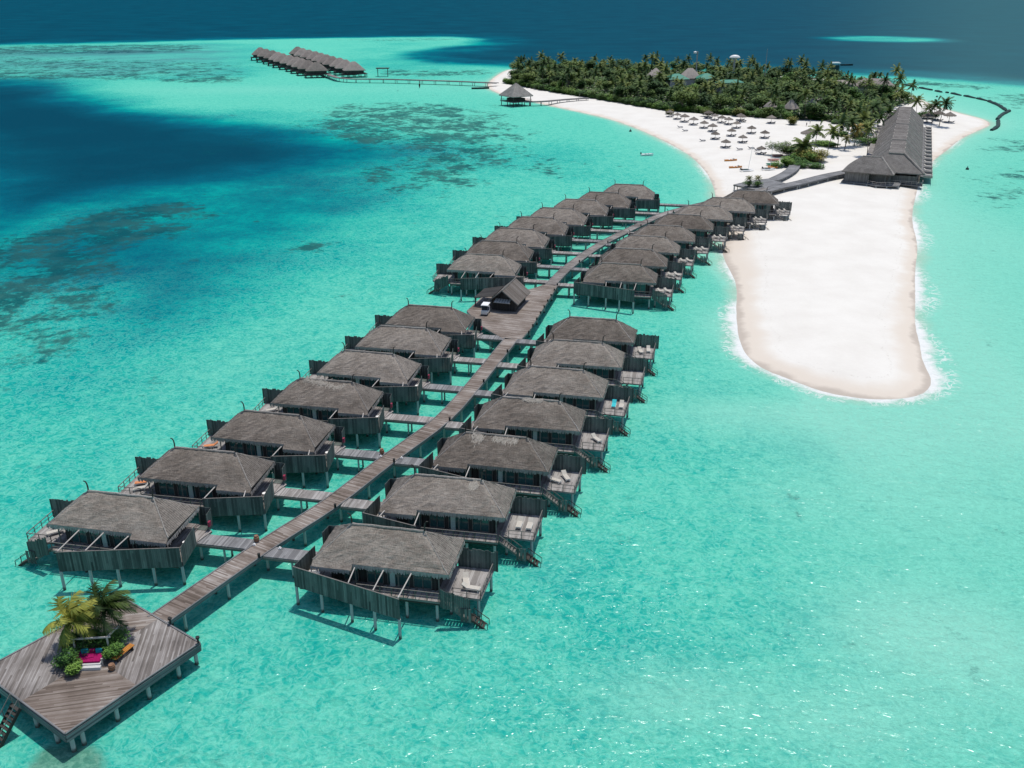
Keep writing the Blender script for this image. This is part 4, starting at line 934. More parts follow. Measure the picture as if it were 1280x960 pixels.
b=MB(); b.box((0,LB/2,1.6),(12.6,LB-.6,2.9),grain='z'); b.face([(-HW,LB,z0),(HW,LB,z0),(TW,LB,z1),(-TW,LB,z1)][::-1]); b.obj('wall','wall_wood',T)
b=MB(); b.box((-9.2,LB/2+2,.9),(2.6,LB*.92,.25),grain='x'); b.obj('walkway','sundeck_wood',T)
b=MB(); b.box((10.0,LB/2,1.0),(3.6,LB*.96,.25),grain='x'); b.obj('terrace','boardwalk_grey',T)
for k in range(N):
    b=MB(); y=(k+.5)*cw; b.box((10.4,y-cw*.45,1.5),(2.8,.25,.7)); b.bar((11.7,y-cw*.4,1.7),(11.7,y+cw*.4,1.7),.12); b.obj('terrace_partition','pale_roof',T)
# front pavilion of the long building
FA=ang
ex=Vector((math.cos(FA),math.sin(FA)));ey=Vector((-math.sin(FA),math.cos(FA)))
b=MB(); b.box((0,-2.8,1.2),(14,6.5,2.6),grain='z'); b.box((0,-6.2,.0),(18,4,.3),grain='x'); b.obj('front_wall','grey_cladding',T)
b=rail_mb([(-9,-8.1,.2),(9,-8.1,.2),(9,-4,.2)],1.0,1.6); b.obj('railing','pole_wood',T)
T=thing('reception_pavilion','hipped grey thatched pavilion at the left front of the long building, on a low deck','pavilion',(115.6,305.2,SANDZ-.4),math.radians(-27))
b=MB(); hip_roof(b,-8.2,7.6,-6.2,6.2,4.2,-3.2,2.6,8.4,m='thatch_grey'); r_=b.obj('roof',None,T)
b=MB()
for a,c in (((2.6,0,8.45),(7.5,-6.1,4.25)),((-3.2,0,8.45),(2.6,0,8.45))): b.tube(bumpy_line(a,c,8,.05),.3 if c[2]<5 else .16,6)
b.obj('ridge_cap','thatch_pale',r_)
b=MB(); b.box((-3.6,-.2,2.5),(7.4,9.6,3.4),grain='z'); b.box((3.2,1.4,2.5),(6,7,3.4),grain='z'); b.obj('wall','grey_cladding',T)
b=MB(); b.prism([(-8,-5.6),(0,-6.4),(3,-8.2),(9.5,-5.4),(9.5,4),(-8,5)],.55,.85,grain=0); b.obj('deck','boardwalk_grey',T)
rail_mb([(.2,-6.2,.85),(3,-7.9,.85),(9.3,-5.2,.85)],1.0,1.5).obj('railing','pole_wood',T)
for x,y in((-7.8,-5.4),(-4,-5.8),(0,-6.2),(3,-7.9),(6,-6.6),(9.3,-5.2)):
    b=MB(); b.tube([(x,y,-1.2),(x,y,.6)],.22,6); b.obj('stilt','stilt_concrete',T)
for x in(1.5,5.5):
    b=MB(); b.bar((x,-5,.8),(x,-5,4.2),.2); b.obj('post','dark_wood',T)
for k in range(N):
    p_=Vector((A0.x,A0.y))+Vector((math.cos(ang),math.sin(ang)))*10.2+Vector((-math.sin(ang),math.cos(ang)))*((k+.5)*cw)
    dup(lproto['cream_mattress'],(p_.x,p_.y,SANDZ+1.13),ang+1.2,'cream lounger on the right hand terrace of the long building','loungers on the long building terrace',scale=1.3)
# ---------------------------------------------------------------- far villas and their jetty
def simple_villa(label,group):
    T=thing('overwater_villa',label,'villa',group=group)
    b=MB(); hip_roof(b,-7.6,7.6,-4.6,4.6,4.8,-1.2,1.2,10.4,seg=(8,4),m='thatch_far'); b.obj('roof',None,T)
    b=MB(); b.box((0,0,3.8),(12.4,8.4,2.6),grain='z'); b.box((0,0,2.4),(17,11,.3)); b.obj('wall','wall_wood',T)
    b=MB(); 
    for x in(-8,-4,0,4,8):
        for y in(-5,0,5): b.tube([(x,y,-1.5),(x,y,2.3)],.22,5)
    b.obj('stilts','dark_wood',T); return T
sv=None; FR=math.radians(18)
def far_row(p0,p1,n,which):
    global sv
    for k in range(n):
        f_=k/(n-1); px=p0[0]+(p1[0]-p0[0])*f_**.92; py=p0[1]+(p1[1]-p0[1])*f_**.92; x,y=at(px,py,5); wob=random.uniform(-1,1)
        lab=f'{ORD[k]} distant villa in the {which} row of the far jetty, counted from its near end'
        if sv is None: sv=simple_villa(lab,'distant villas at the end of the far jetty'); sv.location=(x,y,0); sv.rotation_euler[2]=FR
        else: dup(sv,(x+wob,y,0),FR,lab)
far_row((396,87.5),(326,67.5),10,'front'); far_row((441,87),(372,66.5),10,'rear')
C=[at(x,y,2.5) for x,y in((374,76),(390,84),(408,92),(422,97),(440,98.5),(480,98.7),(560,101),(622,103.5))]
walkway('boardwalk','long straight jetty linking the distant villas with the island tip',C,3.4,'deck_wood',step=9)
b=MB(); x,y=at(475.5,98,0); T=thing('boat_shelter','small flat roofed shelter behind the far jetty','shelter',(x,y+14,0))
b.box((0,0,5.6),(9,5,.5)); b.obj('roof','dark_wood',T)
for sx in(-1,1):
    b=MB(); b.tube([(sx*3.5,0,-1),(sx*3.5,0,5.4)],.25,6); b.obj('post','dark_wood',T)
x,y=at(524.5,110,0); b=MB(); b.tube([(0,0,-1),(0,0,4.5)],.22,6); b.box((0,0,1.6),(.9,.9,1.4)); tag(b.obj('channel_marker','dark_wood',None,(x,y,0)),'thin marker pole standing in the lagoon below the far jetty','marker')
def make_boat(name,label,loc,rz,L=4.5,W=1.6,H=.7,hull='white_hull',inside='metal_grey',extra=None,cat='boat'):
    T=thing(name,label,cat,loc,rz); b=MB(); n=10; ringT=[];ringB=[]
    for i in range(n+1):
        s_=i/n; w=W/2*(1-(max(0,s_-.45)/.55)**2.2)*(.85+.15*min(1,s_*4)); x=-L/2+L*s_; ringT.append((x,w,H+.25*s_*s_)); ringB.append((x,w*.6,0))
    for i in range(n):
        for sg in(-1,1):
            A=[(ringT[i][0],sg*ringT[i][1],ringT[i][2]),(ringT[i+1][0],sg*ringT[i+1][1],ringT[i+1][2]),(ringB[i+1][0],sg*ringB[i+1][1],-.1),(ringB[i][0],sg*ringB[i][1],-.1)]
            b.face(A if sg>0 else A[::-1])
        b.face([(ringT[i][0],-ringT[i][1],ringT[i][2]-.12),(ringT[i+1][0],-ringT[i+1][1],ringT[i+1][2]-.12),(ringT[i+1][0],ringT[i+1][1],ringT[i+1][2]-.12),(ringT[i][0],ringT[i][1],ringT[i][2]-.12)])
    b.face([(ringT[0][0],-ringT[0][1],H),(ringT[0][0],ringT[0][1],H),(ringB[0][0],ringB[0][1],-.1),(ringB[0][0],-ringB[0][1],-.1)])
    b.obj('hull',hull,T); 
    b=MB(); b.box((-L*.12,0,H-.02),(L*.1,W*.8,.14)); b.box((L*.12,0,H-.02),(L*.1,W*.75,.14)); b.obj('seat',inside,T)
    if extra: extra(T)
    return T
def outboard(T): b=MB(); b.box((-2.5,0,.9),(.4,.4,.7)); b.obj('outboard_motor','dark_tube',T)
x,y=at(809,194.5,0); make_boat('dinghy','small white motor dinghy floating off the beach',(x,y,.02),math.radians(8),4.8,1.9,.6,extra=outboard)
for px,py,lb in((788,164.5,'small dark buoy near the beach'),(1209,212,'small dark buoy in the lagoon right of the long building'),(1171,121.5,'tiny dark buoy inside the breakwater line')):
    x,y=at(px,py,0); b=MB(); b.lathe((0,0,-.2),[(.0,0),(.5,.15),(.6,.5),(.35,.85),(.12,1.0),(.1,1.4),(0,1.42)],10); tag(b.obj('buoy','dark_tube',None,(x,y,0),smooth=True),lb,'buoy')
x,y=at(607,109.5,0); make_boat('barge','flat dark barge moored off the island tip',(x-3,y-8,.02),.1,11,3.2,.8,'dark_tube','dark_wood')
# fishing platform / houseboat far right
x,y=at(1043,91,0); T=thing('houseboat','pale roofed houseboat anchored off the island','houseboat',(x,y,0),.1)
T.scale=(.42,.42,.85)
b=MB(); b.box((0,0,.4),(15,8,1.0)); b.obj('hull','dark_tube',T); b=MB(); b.box((0,0,3.6),(12,6.5,5.2)); b.obj('cabin','dark_tube',T)
b=MB(); b.box((0,0,8.0),(16,8.6,.5)); b.box((0,0,8.5),(12,6,.5)); b.obj('roof','white_hull',T)
for sx in(-6.8,6.8):
    for sy in(-3.4,3.4): bb=MB(); bb.bar((sx,sy,.8),(sx,sy,7.8),.4); bb.obj('post','dark_tube',T)
x,y=at(1058.5,82,0); make_boat('canoe','long dark traditional boat beyond the houseboat',(x,y,.02),.05,10,2,1.0,'dark_tube','dark_wood')
# breakwater tubes
bp=[(1129,106.5),(1145,109.2),(1149,110.3),(1165,113.2),(1169,114.2),(1177,115.8),(1182.5,116),(1185,116.6),(1189,117.2),(1201,119.8),(1205,120.4),(1219,123.2),(1221,123.6),(1233,126.4),(1235,127),(1248,132),(1258,139),(1262,139.2),(1252,144),(1246,150),(1247.5,151.5),(1248,157),(1245,161),(1239,163.5)]
def brk(pts,lb,r=1.0):
    P_=[at(*p) for p in pts]; P_=densify(P_,3,3 if len(pts)>2 else 0); b=MB(); n=len(P_)
    b.tube([(x,y,.25+.12*math.sin(i*1.7)) for i,(x,y) in enumerate(P_)],[r*(.75 if i in(0,n-1) else .95+.08*math.sin(i*2.3)) for i in range(n)],8)
    tag(b.obj('breakwater_tube','dark_tube',None,smooth=True),lb,'breakwater','dark breakwater tubes east of the island')
for k,(i,j) in enumerate(((0,2),(2,4),(4,6),(6,8),(8,10),(10,12),(12,14))): brk(bp[i:j] if k!=3 else bp[6:8],f'{ORD[k].replace("nearest","first")} straight dark breakwater tube counted from the palm trees',.8)
brk(bp[14:17],'curved dark breakwater tube reaching the outer corner of the line',.95); brk(bp[17:20],'dark breakwater tube bending back toward the sand tip',.95); brk(bp[20:24],'short dark breakwater tube beside the sand tip',.95)
# ---------------------------------------------------------------- pavilion hut at the west beach
x,y=at(645,127,2); 
T=thing('water_pavilion','square pyramid roofed pavilion on stilts off the west beach','pavilion',(x,y,0),math.radians(35))
b=MB(); hip_roof(b,-6.6,6.6,-6.6,6.6,5.2,-.3,.3,11.5,m='thatch_grey',seg=(10,6)); r_=b.obj('roof',None,T)
b=MB()
for sx in(-1,1):
    for sy in(-1,1): b.tube([(sx*.2,0,11.5),(sx*6.6,sy*6.6,5.2)],.16,5)
b.obj('ridge_cap','thatch_pale',r_)
b=MB(); b.box((0,0,2.3),(12.4,12.4,.3)); b.obj('deck','deck_wood',T)
b=MB(); b.box((0,0,3.2),(7,7,1.6),grain='z'); b.obj('bar_counter','wall_wood',T)
rail_mb([(-6,-6,2.45),(6,-6,2.45),(6,6,2.45),(-6,6,2.45),(-6,-6,2.45)],1.0,2).obj('railing','dark_wood',T)
for sx in(-5.6,0,5.6):
    for sy in(-5.6,0,5.6):
        b=MB(); b.tube([(sx,sy,-1.5),(sx,sy,5.3 if abs(sx)+abs(sy)>6 else 2.3)],.22,6); b.obj('stilt','dark_wood',T)
C=[at(px,py,2.3) for px,py in((656,127),(680,126.6),(700,124.5),(722,123),(735,122.3))]
walkway('beach_walkway','thin walkway from the pyramid roofed pavilion across the sand to the trees',C,2.4,'deck_wood',z=2.3,cat='walkway')
# ---------------------------------------------------------------- parasols and beach loungers
def make_parasol():
    T=thing('beach_parasol','round thatched beach parasol on a wooden pole','parasol',group='thatched parasols on the west beach')
    b=MB(); b.lathe((0,0,0),[(1.9,2.15),(1.95,2.25),(1.2,2.62),(.5,2.95),(.0,3.3)],14,m='thatch_hip'); b.lathe((0,0,0),[(0,2.7),(1.85,2.12)],14,m='thatch')
    for k in range(40): a=2*PI*k/40; p=Vector((1.9*math.cos(a),1.9*math.sin(a),2.2)); d=Vector((-math.sin(a),math.cos(a),0)); b.face([p-d*.15,p+d*.15,p+d*.05-Vector((0,0,random.uniform(.15,.35))),p-d*.08-Vector((0,0,.2))],None,'thatch')
    b.obj('canopy',None,T)
    b=MB(); b.tube([(0,0,-.3),(0,0,2.7)],.08,6); b.obj('pole','pole_wood',T); return T
pz=[(140,75),(215,100),(288,125),(378,153),(483,185),(568,218),(595,290),(525,92),(590,110),(660,135),(728,152),(808,187),(848,112),(862,125),(757,262),(870,325),(700,370),(957,238),(1090,283),(1155,140),(1055,435)]
PR=make_parasol(); first=True
bl=make_lounger('dark blue sun lounger in the shade of a thatched beach parasol','dark blue loungers under the beach parasols','navy_cloth','navy_cloth')
firstL=True
def beach_lounger(x,y,rz,label=None,group=None):
    global firstL
    z_=ground(x,y)
    if firstL: bl.location=(x,y,z_); bl.rotation_euler[2]=rz; firstL=False; return bl
    return dup(bl,(x,y,z_),rz,label,group,scale=(1.45,1.35,1.3))
for i,(a,c_) in enumerate(pz):
    px,py=820+a/8,130+c_/8; x,y=at(px,py,SANDZ+2.4); z_=ground(x,y)
    if first: PR.location=(x,y,z_); first=False
    else: dup(PR,(x,y,z_),random.uniform(0,6),'round thatched beach parasol on a wooden pole','thatched parasols on the west beach',scale=random.uniform(.95,1.2))
    for s_ in(-1,1): beach_lounger(x+s_*1.0,y-.4,PI+.5+random.uniform(-.2,.2))
for a,c_,lb in((240,235,'lone blue lounger nearest the water, left one'),(290,268,'lone blue lounger nearest the water, second from left'),(465,367,'lone blue lounger on open sand below the parasols'),(835,458,'lone dark blue lounger left of the catamaran mast'),(950,448,'lone dark blue lounger behind the catamaran mast'),(1010,468,'lone dark blue lounger just left of the nearest parasol')):
    x,y=at(820+a/8,130+c_/8,SANDZ); beach_lounger(x,y,PI/2+.3,lb,'scattered blue loungers on open sand')
for k,(px,py) in enumerate(((1160,147),(1173,144),(1187,146))):
    x,y=at(px,py,SANDZ+2.4); z_=ground(x,y); dup(PR,(x,y,z_),k,['left','middle','right'][k]+' thatched parasol of the three on the sand behind the long building','thatched parasols behind the long building',scale=1.5)
    for s_ in(-1,1): beach_lounger(x+s_*1.2,y-.5,PI+.5,['left','middle','right'][k]+' pair of dark loungers behind the long building','loungers behind the long building')
# big thatched parasols near the palms
x,y=at(1012,170,SANDZ+3); dup(PR,(x,y,SANDZ),0,'large grey thatched parasol among the palms left of the long building','large parasols among the palms',scale=1.9)
# kayaks, catamarans, stacked boards
for px,py,lb in((913.5,200,'upper orange and white kayak on the sand'),(919.5,208.5,'lower orange and white kayak on the sand')):
    x,y=at(px,py,SANDZ)
    T=make_boat('kayak',lb,(x,y,ground(x,y)+.05),0.05,4.6,1.1,.4,'orange_hull','white_plastic',cat='kayak'); b=MB(); b.box((1,0,.65),(.5,.6,.4)); b.obj('backrest','pole_wood',T)
def catamaran(px,py,rz,lb,mx):
    x,y=at(px,py,SANDZ); T=thing('catamaran',lb,'sailing boat',(x,y,ground(x,y)),rz)
    for s_ in(-1,1):
        b=MB(); b.tube([(-2.3,s_*1.0,.35),(-1.2,s_*1.0,.3),(1.2,s_*1.0,.3),(2.0,s_*1.0,.42),(2.5,s_*1.0,.6)],[.1,.22,.22,.16,.04],8); b.obj('hull','white_hull',T)
    b=MB(); b.box((-.2,0,.62),(1.9,2.0,.05)); b.obj('trampoline','dark_tube',T)
    b=MB(); b.tube([(.6,0,.6),(.6+mx,0,8.6)],.06,6); b.obj('mast','white_plastic',T)
    b=MB(); b.box((-1.9,0,.75),(.25,1.6,.5)); b.obj('rudder','black_rubber',T)
catamaran(933,213,.15,'beached white catamaran with tall leaning mast, left one',.9); catamaran(960,212,.0,'beached white catamaran with tall mast, right one by the board rack',.3)
for k,(px,py,mm,lb) in enumerate(((972,193.5,'pink_board','faded pink stacked boards at the back of the rack by the palms'),(967,199,'pink_board','wide faded pink boards in the middle of the rack'),(965.5,204.5,'green_board','green surfboards at the front of the rack'),(966,208,'orange_hull','orange board lying lowest at the front of the rack'))):
    x,y=at(px,py,SANDZ+.6); b=MB()
    for j in range(3):
        n=12; P_=[(2.2*math.cos(2*PI*i/n)*(1 if k!=3 else .8),.6*math.sin(2*PI*i/n)-.5+j*.55) for i in range(n)]; b.prism(P_,.3+j*.12,.4+j*.12)
    b.box((0,0,.12),(2.8,.2,.36)); tag(b.obj('board_stack',mm,None,(x,y,SANDZ)),lb,'surfboards')
# ---------------------------------------------------------------- vegetation
def pick(l): return l[int(random.random()*len(l))]
palms=[make_palm('coconut_palm','dark green coconut palm in the island wood','palm',h,(l,.5),nf,L,1.15,11,w,'palm_leaf',.16,'coconut palms of the island wood',lw=.26) for h,l,nf,L,w in((9,1.2,20,4.2,(0,0)),(11,-.8,22,4.5,(-.03,0)),(8,.4,18,4.2,(-.05,.02)),(12.5,.8,20,4.6,(-.04,.02)))]
golden=make_palm('coconut_palm','x','palm',5.5,(.5,.3),20,3.6,1.15,14,(-.03,0),'palm_leaf_gold',.16,lw=.13)
def make_tree(label,h,r,n,size,mat,group,name='broadleaf_tree'):
    T=thing(name,label,'tree',group=group)
    b=MB(); b.tube([(0,0,-.4),(.1,.1,h*.3),(.3,0,h*.6)],[.3,.22,.14],7)
    for k in range(4): a=k*1.6+.3; b.tube([(.1,.1,h*.3),(math.cos(a)*r*.35,math.sin(a)*r*.35,h*.6)],[.14,.06],5)
    b.obj('trunk','trunk',T)
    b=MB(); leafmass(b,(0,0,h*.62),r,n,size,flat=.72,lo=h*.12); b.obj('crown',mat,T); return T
trees=[make_tree('broad leaved green tree in the island wood',h,r,n,.42,mt,'broadleaf trees of the island wood') for h,r,n,mt in((7.5,4.6,2400,'tree_leaf'),(6.5,4.2,2200,'tree_leaf'),(9,5,2600,'tree_leaf'),(6,3.8,2000,'shrub_leaf'))]
bushes=[make_shrub('shrub','leafy green shrub at the edge of the island wood','shrub',(0,0,0),r,h,1300,.3,mt,'shrubs edging the island wood') for r,h,mt in((2.6,2.8,'shrub_leaf'),(3.0,3.4,'tree_leaf'),(2.2,2.4,'shrub_leaf'))]
used=set()
def put(proto,x,y,z,rz,sc,label=None,group=None):
    if proto.name not in used:
        used.add(proto.name); proto.location=(x,y,z); proto.rotation_euler[2]=rz; proto.scale=(sc,)*3
        if label: proto['label']=label
        if group: proto['group']=group
        return proto
    return dup(proto,(x,y,z),rz,label,group,scale=sc)
FRT=[(633,104),(650,107.5),(670,111.5),(700,117),(738,122.5),(784,130.5),(834,139),(894,143),(964,148.5),(1034,151.5),(1060,155)]
BCK=[(1075,156),(1100,152),(1118,138),(1138,131),(1152,127),(1140,119),(1100,109.5),(1060,103.5),(1000,98.5),(900,92.5),(760,88.5),(660,88),(638,92)]
WOOD=[at(*p,SANDZ) for p in FRT+BCK]
WX=[p[0] for p in WOOD]; WY=[p[1] for p in WOOD]
clear=[(at(820,96,SANDZ),9),(at(852,100,SANDZ),9),(at(886,103,SANDZ),8),(at(990,136,SANDZ),6.5),(at(1016,136,SANDZ),6.5)]
def scatter(n,mind,inset,protos,scr,wts=None,poly=WOOD,tries=40000):
    pts=[]; k=0
    cand=np.stack([rng.uniform(min(WX),max(WX),tries),rng.uniform(min(WY),max(WY),tries)],1); s_=sdf(cand[:,0],cand[:,1],poly)
    for (x,y),d in zip(cand,s_):
        if d<inset: continue
        if any(math.hypot(x-c[0],y-c[1])<r for c,r in clear): continue
        if any((x-a)**2+(y-c)**2<mind*mind for a,c in pts): continue
        pts.append((x,y)); 
        if len(pts)>=n: break
    return pts
tp=scatter(290,6.6,3.0,None,None)
for x,y in tp: put(pick(trees),x,y,SANDZ,random.uniform(0,6.3),random.choice((.7,.85,1.0,1.0,1.15,1.35)))
pp=scatter(285,5.6,3.0,None,None)
for x,y in pp: 
    p_=pick(palms); h_=random.choice((.55,.65,.75,.8,.88,1.0)); put(p_,x,y,SANDZ,random.uniform(-.5,.5),h_)
# hedge of shrubs along the beach side
D=densify([at(*p,SANDZ) for p in FRT],3.3)
for i,(x,y) in enumerate(D): put(pick(bushes),x+random.uniform(-.6,.6),y+2.2+random.uniform(-.5,.5),SANDZ-.1,random.uniform(0,6),random.uniform(.8,1.15))
for i,(x,y) in enumerate(D[::2]): put(pick(bushes),x+random.uniform(-1,1),y+6.0,SANDZ-.1,random.uniform(0,6),random.uniform(1.1,1.4))
# fringe of palms and shrubs between the wood and the long building
FR_=[at(*p,SANDZ) for p in ((1036,152),(1052,160),(1062,172),(1082,180),(1092,170),(1104,154),(1090,146),(1060,148))]
cand=np.stack([rng.uniform(min(p[0] for p in FR_),max(p[0] for p in FR_),900),rng.uniform(min(p[1] for p in FR_),max(p[1] for p in FR_),900)],1); s_=sdf(cand[:,0],cand[:,1],FR_); done=[]
for (x,y),d in zip(cand,s_):
    if d<.5 or any((x-a)**2+(y-c)**2<5.4**2 for a,c in done): continue
    done.append((x,y)); k=len(done)
    if k%3: put(pick(palms),x,y,SANDZ,random.uniform(-.5,.5),random.uniform(.6,.85))
    else: put(pick(bushes),x,y,SANDZ-.1,random.uniform(0,6),random.uniform(.8,1.2))
    if k>=30: break
# undergrowth carpet inside the wood
b=MB(); inner=[(x,y) for x,y in WOOD]
cand=np.stack([rng.uniform(min(WX),max(WX),70000),rng.uniform(min(WY),max(WY),70000)],1); s_=sdf(cand[:,0],cand[:,1],WOOD)
for (x,y),d in zip(cand,s_):
    if d<2.5: continue
    z_=SANDZ+random.random()*2.4; a=random.uniform(0,6.3); s2=random.uniform(.6,1.3); u=Vector((math.cos(a),math.sin(a),random.uniform(-.4,.4)))*s2; v=Vector((-math.sin(a),math.cos(a),random.uniform(-.4,.4)))*s2; p=Vector((x,y,z_))
    b.face([p-u,p-v*.6,p+u,p+v*.6],None,None,a=random.uniform(.05,.8))
tag(b.obj('undergrowth','tree_leaf'),'dense green undergrowth covering the floor of the island wood','undergrowth',kind='stuff')
# single palms and beds on the open sand (crown position in the photo)
for k,(px,py,mt,sc,lb) in enumerate([(1020,168,palms[2],.8,'left palm of the close pair beside the trimmed hedge bed'),(1037,169,palms[0],.75,'right palm of the close pair beside the trimmed hedge bed'),(1050,160,palms[2],.85,'pale palm standing behind the hedge bed pair'),(1060,158,palms[0],.8,'tall thin palm on the sand before the wood edge'),(1070,165,golden,.9,'yellowish young palm between the hedge bed and long building'),(1057,176,golden,.6,'small golden palm on open sand right of the hedge bed'),(1088,165,palms[1],.72,'large dark palm close to the left side of the long building'),(1098,152,palms[3],.62,'dark palm behind the left side of the long building'),(1078,152,palms[2],.9,'palm leaning over the wood edge left of the long building'),
  (1148,131,palms[1],.75,'palm right behind the far end of the long building'),(1160,138,golden,.85,'golden palm right of the far end of the long building'),(1168,135,palms[2],.8,'slim palm left of the rightmost one by the far parasols'),(1178,133.5,palms[0],.85,'rightmost palm on the east beach by the parasols'),(937,212,golden,.01,'x'),(1110,143,palms[2],.8,'palm just left of the far end of the long building'),(1070,145,palms[3],.7,'tall palm at the wood edge above the sand clearing'),(1090,140,palms[0],.9,'bushy palm at the right end of the wood edge')]):
    if sc<.1: continue
    h=[o for o in (9,11,8,12.5)][palms.index(mt)]*sc if mt in palms else 5.5*sc
    sc*=1.25; h*=1.1
    x,y=at(px,py,SANDZ+h); put(mt,x,y,SANDZ,random.uniform(-.5,.5),sc,lb,'palms on the open sand')
x_,y_=at(1002,199,SANDZ); bigp=make_palm('coconut_palm','big spreading palm in the round shrub bed by the curved walkway','palm',4.2,(.3,.2),26,5.6,1.7,16,(-.02,0),'palm_leaf',.3,lw=.3); bigp.location=(x_,y_,SANDZ)
def bed(px,py,r,h,lb,mat='shrub_leaf',n=1700,size=.28):
    r*=1.4; h*=1.25; n=int(n*2.6); size*=1.15
    x,y=at(px,py,SANDZ+h*.5); make_shrub('shrub',lb,'shrub',(x,y,SANDZ),r,h,n,size,mat)
bed(1005,204,3.6,1.7,'round clipped bright green bed at the top of the curved walkway'); bed(981,203,2.3,2.2,'round dark green bush beside the stacked boards')
bed(992,199,2.6,2.0,'dark low bush left of the big spreading palm'); bed(1017,193,4.2,3.6,'brownish green shrub mass right of the big palm','gold_leaf'); bed(1012,195,3.6,3,'green shrub in front of the brownish mass'); bed(978,186,3.0,4.0,'open branched green tree left of the big palm','tree_leaf',1000)
bed(990,187,2.6,3.2,'orange leaved shrub behind the open branched tree','gold_leaf',900); bed(1036,180,4.0,1.5,'flat trimmed dark hedge bed under the pair of palms'); bed(1049,167,2.4,1.5,'small dark bush behind the trimmed hedge bed')
bed(1086,175,4,2.6,'leafy green clump left of the long building'); bed(1070,170,2.4,1.6,'small golden bush right of the pair of palms','gold_leaf'); bed(1158,143,3.6,3,'green shrub right of the far end of the long building'); bed(988,151.5,2.0,2.6,'lone yellow green bush on the sand at the wood edge','gold_leaf',900)
bed(925,141,2.0,2.8,'yellow green bush behind the parasols','gold_leaf',900); bed(836,139,1.6,2.2,'small golden bush at the left of the parasols','gold_leaf',700); bed(885,141,2,2.8,'yellow green bush left of the parasols at the wood edge','gold_leaf',900)
for px,py,lb in((936,229.5,'left potted palm shrub on the beach deck'),(947,229,'right potted palm shrub on the beach deck')):
    x,y=at(px,py,WZ+1); make_shrub('shrub',lb.replace('potted palm shrub','round dark bush'),'shrub',(x,y,WZ),1.6,1.9,1100,.18)
    p_=dup(golden,(x,y+.4,WZ),.3,lb.replace('potted palm shrub','small palm growing'),'small palms on the beach deck',scale=.42)
for k in palms+trees+bushes+[golden]:
    if k.name not in used: print('UNUSED',k.name)
# ---------------------------------------------------------------- buildings in the wood
def hut(px,py,w,d,zr,lb,roofm='pale_roof',rz=.2,wallm='pale_wall',ze=3.4,name='thatched_hut'):
    x,y=at(px,py,SANDZ+zr); T=thing(name,lb,'building',(x,y,SANDZ),rz)
    b=MB(); hip_roof(b,-w/2,w/2,-d/2,d/2,ze,-max(.1,(w-d)/2),max(.1,(w-d)/2),zr,seg=(6,3),m=roofm); b.obj('roof',None,T)
    b=MB(); b.box((0,0,ze/2),(w*.8,d*.8,ze)); b.obj('wall',wallm,T)
    return T
hut(820,85,10,9,12,'pale thatched roof rising from the left of the wood','pale_roof',ze=7); hut(863,85,12,9,13.5,'pinkish tiled roof between the green roofs','pale_roof',ze=8)
hut(846,92,13,10,10.8,'left green roofed house in the wood','green_roof',ze=8); hut(883,91.5,12,10,11,'right green roofed house in the wood with pale walls','green_roof',ze=8.2); hut(912,99.5,16,6,8.5,'low green roofed building behind the palms','green_roof',ze=7)
hut(990,123,6,6,7.5,'left of two pale pointed hut roofs in the wood','pale_roof',.7,ze=2.8); hut(1016,122.5,6.4,6.4,7.5,'right of two pale pointed hut roofs in the wood','pale_roof',.6,ze=2.8); hut(964,124.5,5,5,6.8,'half hidden pale hut roof in the middle of the wood','pale_roof',.5)
hut(1061,100,20,9,7,'long pinkish roof behind the wood near the houseboat','pale_roof',-.1,ze=5); hut(1094,98,22,10,10,'broad brown roof behind the wood on the right','thatch_far',-.2,ze=6); 
T=thing('lamp_mast','tall thin mast with white lamp heads rising from the wood','mast'); x,y=at(870,92,SANDZ+8); T.location=(x,y,SANDZ)
b=MB(); b.bar((0,0,0),(0,0,21),.7); b.obj('pole','metal_grey',T); b=MB(); b.lathe((-1.4,0,19.5),[(0,0),(1.0,.3),(1.0,1.2),(0,1.6)],10); b.obj('lamp_head','white_plastic',T); b=MB(); b.bar((-1.4,0,20.2),(.8,0,20.2),.25); b.obj('arm','metal_grey',T)
x,y=at(956,95,SANDZ+6); b=MB(); b.tube([(0,0,0),(0,0,22)],[.35,.12],6); tag(b.obj('radio_mast','metal_grey',None,(x,y,SANDZ)),'thin bare pole rising above the middle of the wood','mast')
x,y=at(917,90,SANDZ+8); T=thing('water_tower','white domed tank raised above the palms','tank',(x,y,SANDZ)); b=MB(); b.lathe((0,0,15.8),[(.2,0),(3.3,.5),(3.4,1.0),(2.5,1.9),(1.2,2.3),(0,2.4)],14,sy=.6); b.obj('tank','white_plastic',T); b=MB(); b.tube([(0,0,0),(0,0,16.5)],.6,8); b.obj('stand','metal_grey',T)
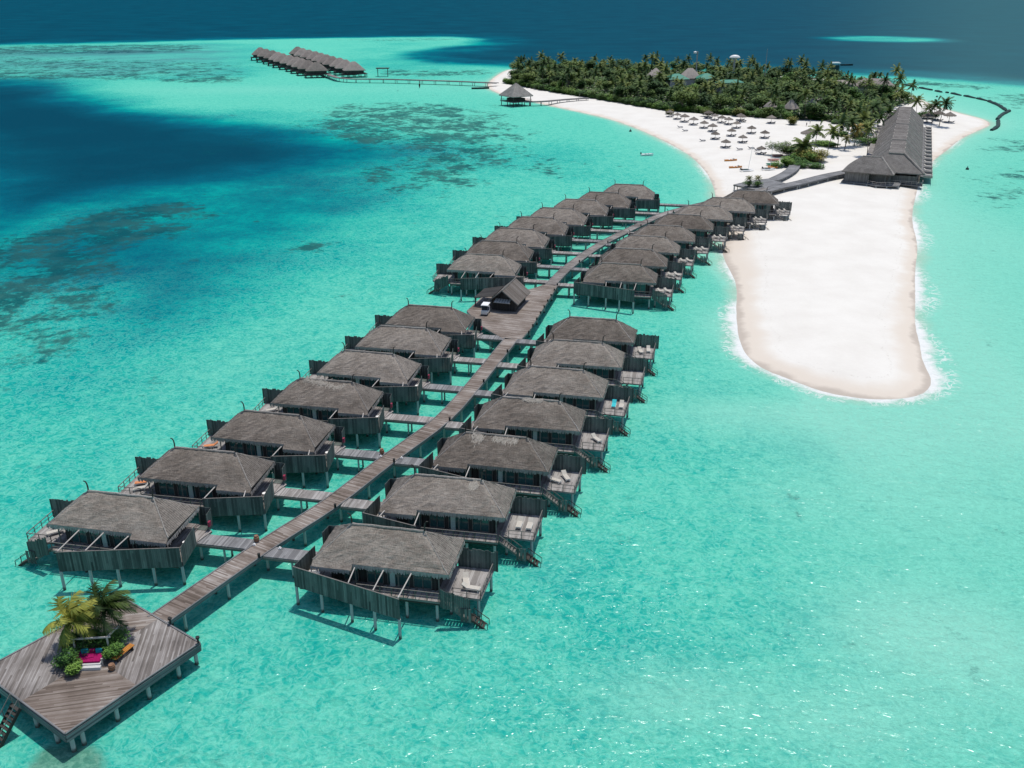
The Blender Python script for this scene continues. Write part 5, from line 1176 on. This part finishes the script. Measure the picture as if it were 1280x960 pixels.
# people on the sand
def person(px,py,lb,shirt='navy_cloth',pose=0):
    x,y=at(px,py,SANDZ); T=thing('person',lb,'person',(x,y,ground(x,y)),pose)
    V=[(0,0,.95),(0,0,1.2),(0,0,1.42),(0,0,1.54),(0,-.01,1.66),(.18,0,1.4),(.25,.03,1.12),(.25,-.08,.88),(-.18,0,1.4),(-.25,.03,1.12),(-.24,-.1,.88),(.1,0,.9),(.12,-.04,.5),(.13,.02,.06),(.13,-.14,.03),(-.1,0,.9),(-.13,.08,.5),(-.14,.18,.06),(-.14,.04,.03)]
    Ed=[(0,1),(1,2),(2,3),(3,4),(2,5),(5,6),(6,7),(2,8),(8,9),(9,10),(0,11),(11,12),(12,13),(13,14),(0,15),(15,16),(16,17),(17,18)]
    R_=[.15,.15,.16,.06,.10,.07,.045,.035,.07,.045,.035,.1,.065,.045,.04,.1,.065,.045,.04]
    me=bpy.data.meshes.new('body'); me.from_pydata(V,Ed,[]); o=bpy.data.objects.new('body',me); COL.objects.link(o); o.parent=T
    sk=o.modifiers.new('skin','SKIN'); o.modifiers.new('sub','SUBSURF').levels=1
    for i,r_ in enumerate(R_): me.skin_vertices[0].data[i].radius=(r_,r_*.85)
    me.skin_vertices[0].data[0].use_root=True; me.materials.append(M['skin'])
    b=MB(); b.lathe((0,0,0),[(.17,.62),(.2,.9),(.185,1.2),(.22,1.42),(.1,1.5)],10,sy=.75); b.obj('clothing',shirt,T)
    b=MB(); b.lathe((0,0,1.62),[(.118,0),(.128,.07),(.09,.15),(0,.18)],10); b.obj('hair','dark_wood',T); return T
person(1184.5,147,'person in dark clothes standing right of the far parasols','navy_cloth',1.0)
person(1008,158,'person in a dark top walking on the sand below the wood','navy_cloth',.4); person(1012.5,154.5,'person in pale clothes on the sand near the wood edge','pale_wall',2.0)
# ---------------------------------------------------------------- light
SE,SA=math.radians(75),math.radians(30)   # elevation; azimuth from +y towards +x
sv_=Vector((math.cos(SE)*math.sin(SA),math.cos(SE)*math.cos(SA),math.sin(SE)))
sl_=bpy.data.lights.new('sun','SUN'); sl_.energy=3.6; sl_.angle=math.radians(.53); sl_.color=(1,.955,.885)
so=bpy.data.objects.new('sun',sl_); COL.objects.link(so); so.rotation_euler=sv_.to_track_quat('Z','Y').to_euler()
w=bpy.data.worlds.new('World'); scene.world=w; w.use_nodes=True; nt=w.node_tree; bg=nt.nodes['Background']
sky=nt.nodes.new('ShaderNodeTexSky'); sky.sky_type='NISHITA'; sky.sun_disc=False; sky.sun_elevation=SE; sky.sun_rotation=SA; sky.air_density=1.0; sky.dust_density=1.0
nt.links.new(sky.outputs[0],bg.inputs[0]); bg.inputs[1].default_value=.14
vs=scene.view_settings; vs.view_transform='Standard'; vs.look='None'; vs.exposure=0; vs.gamma=1; vs.use_curve_mapping=False
scene.render.engine='CYCLES'
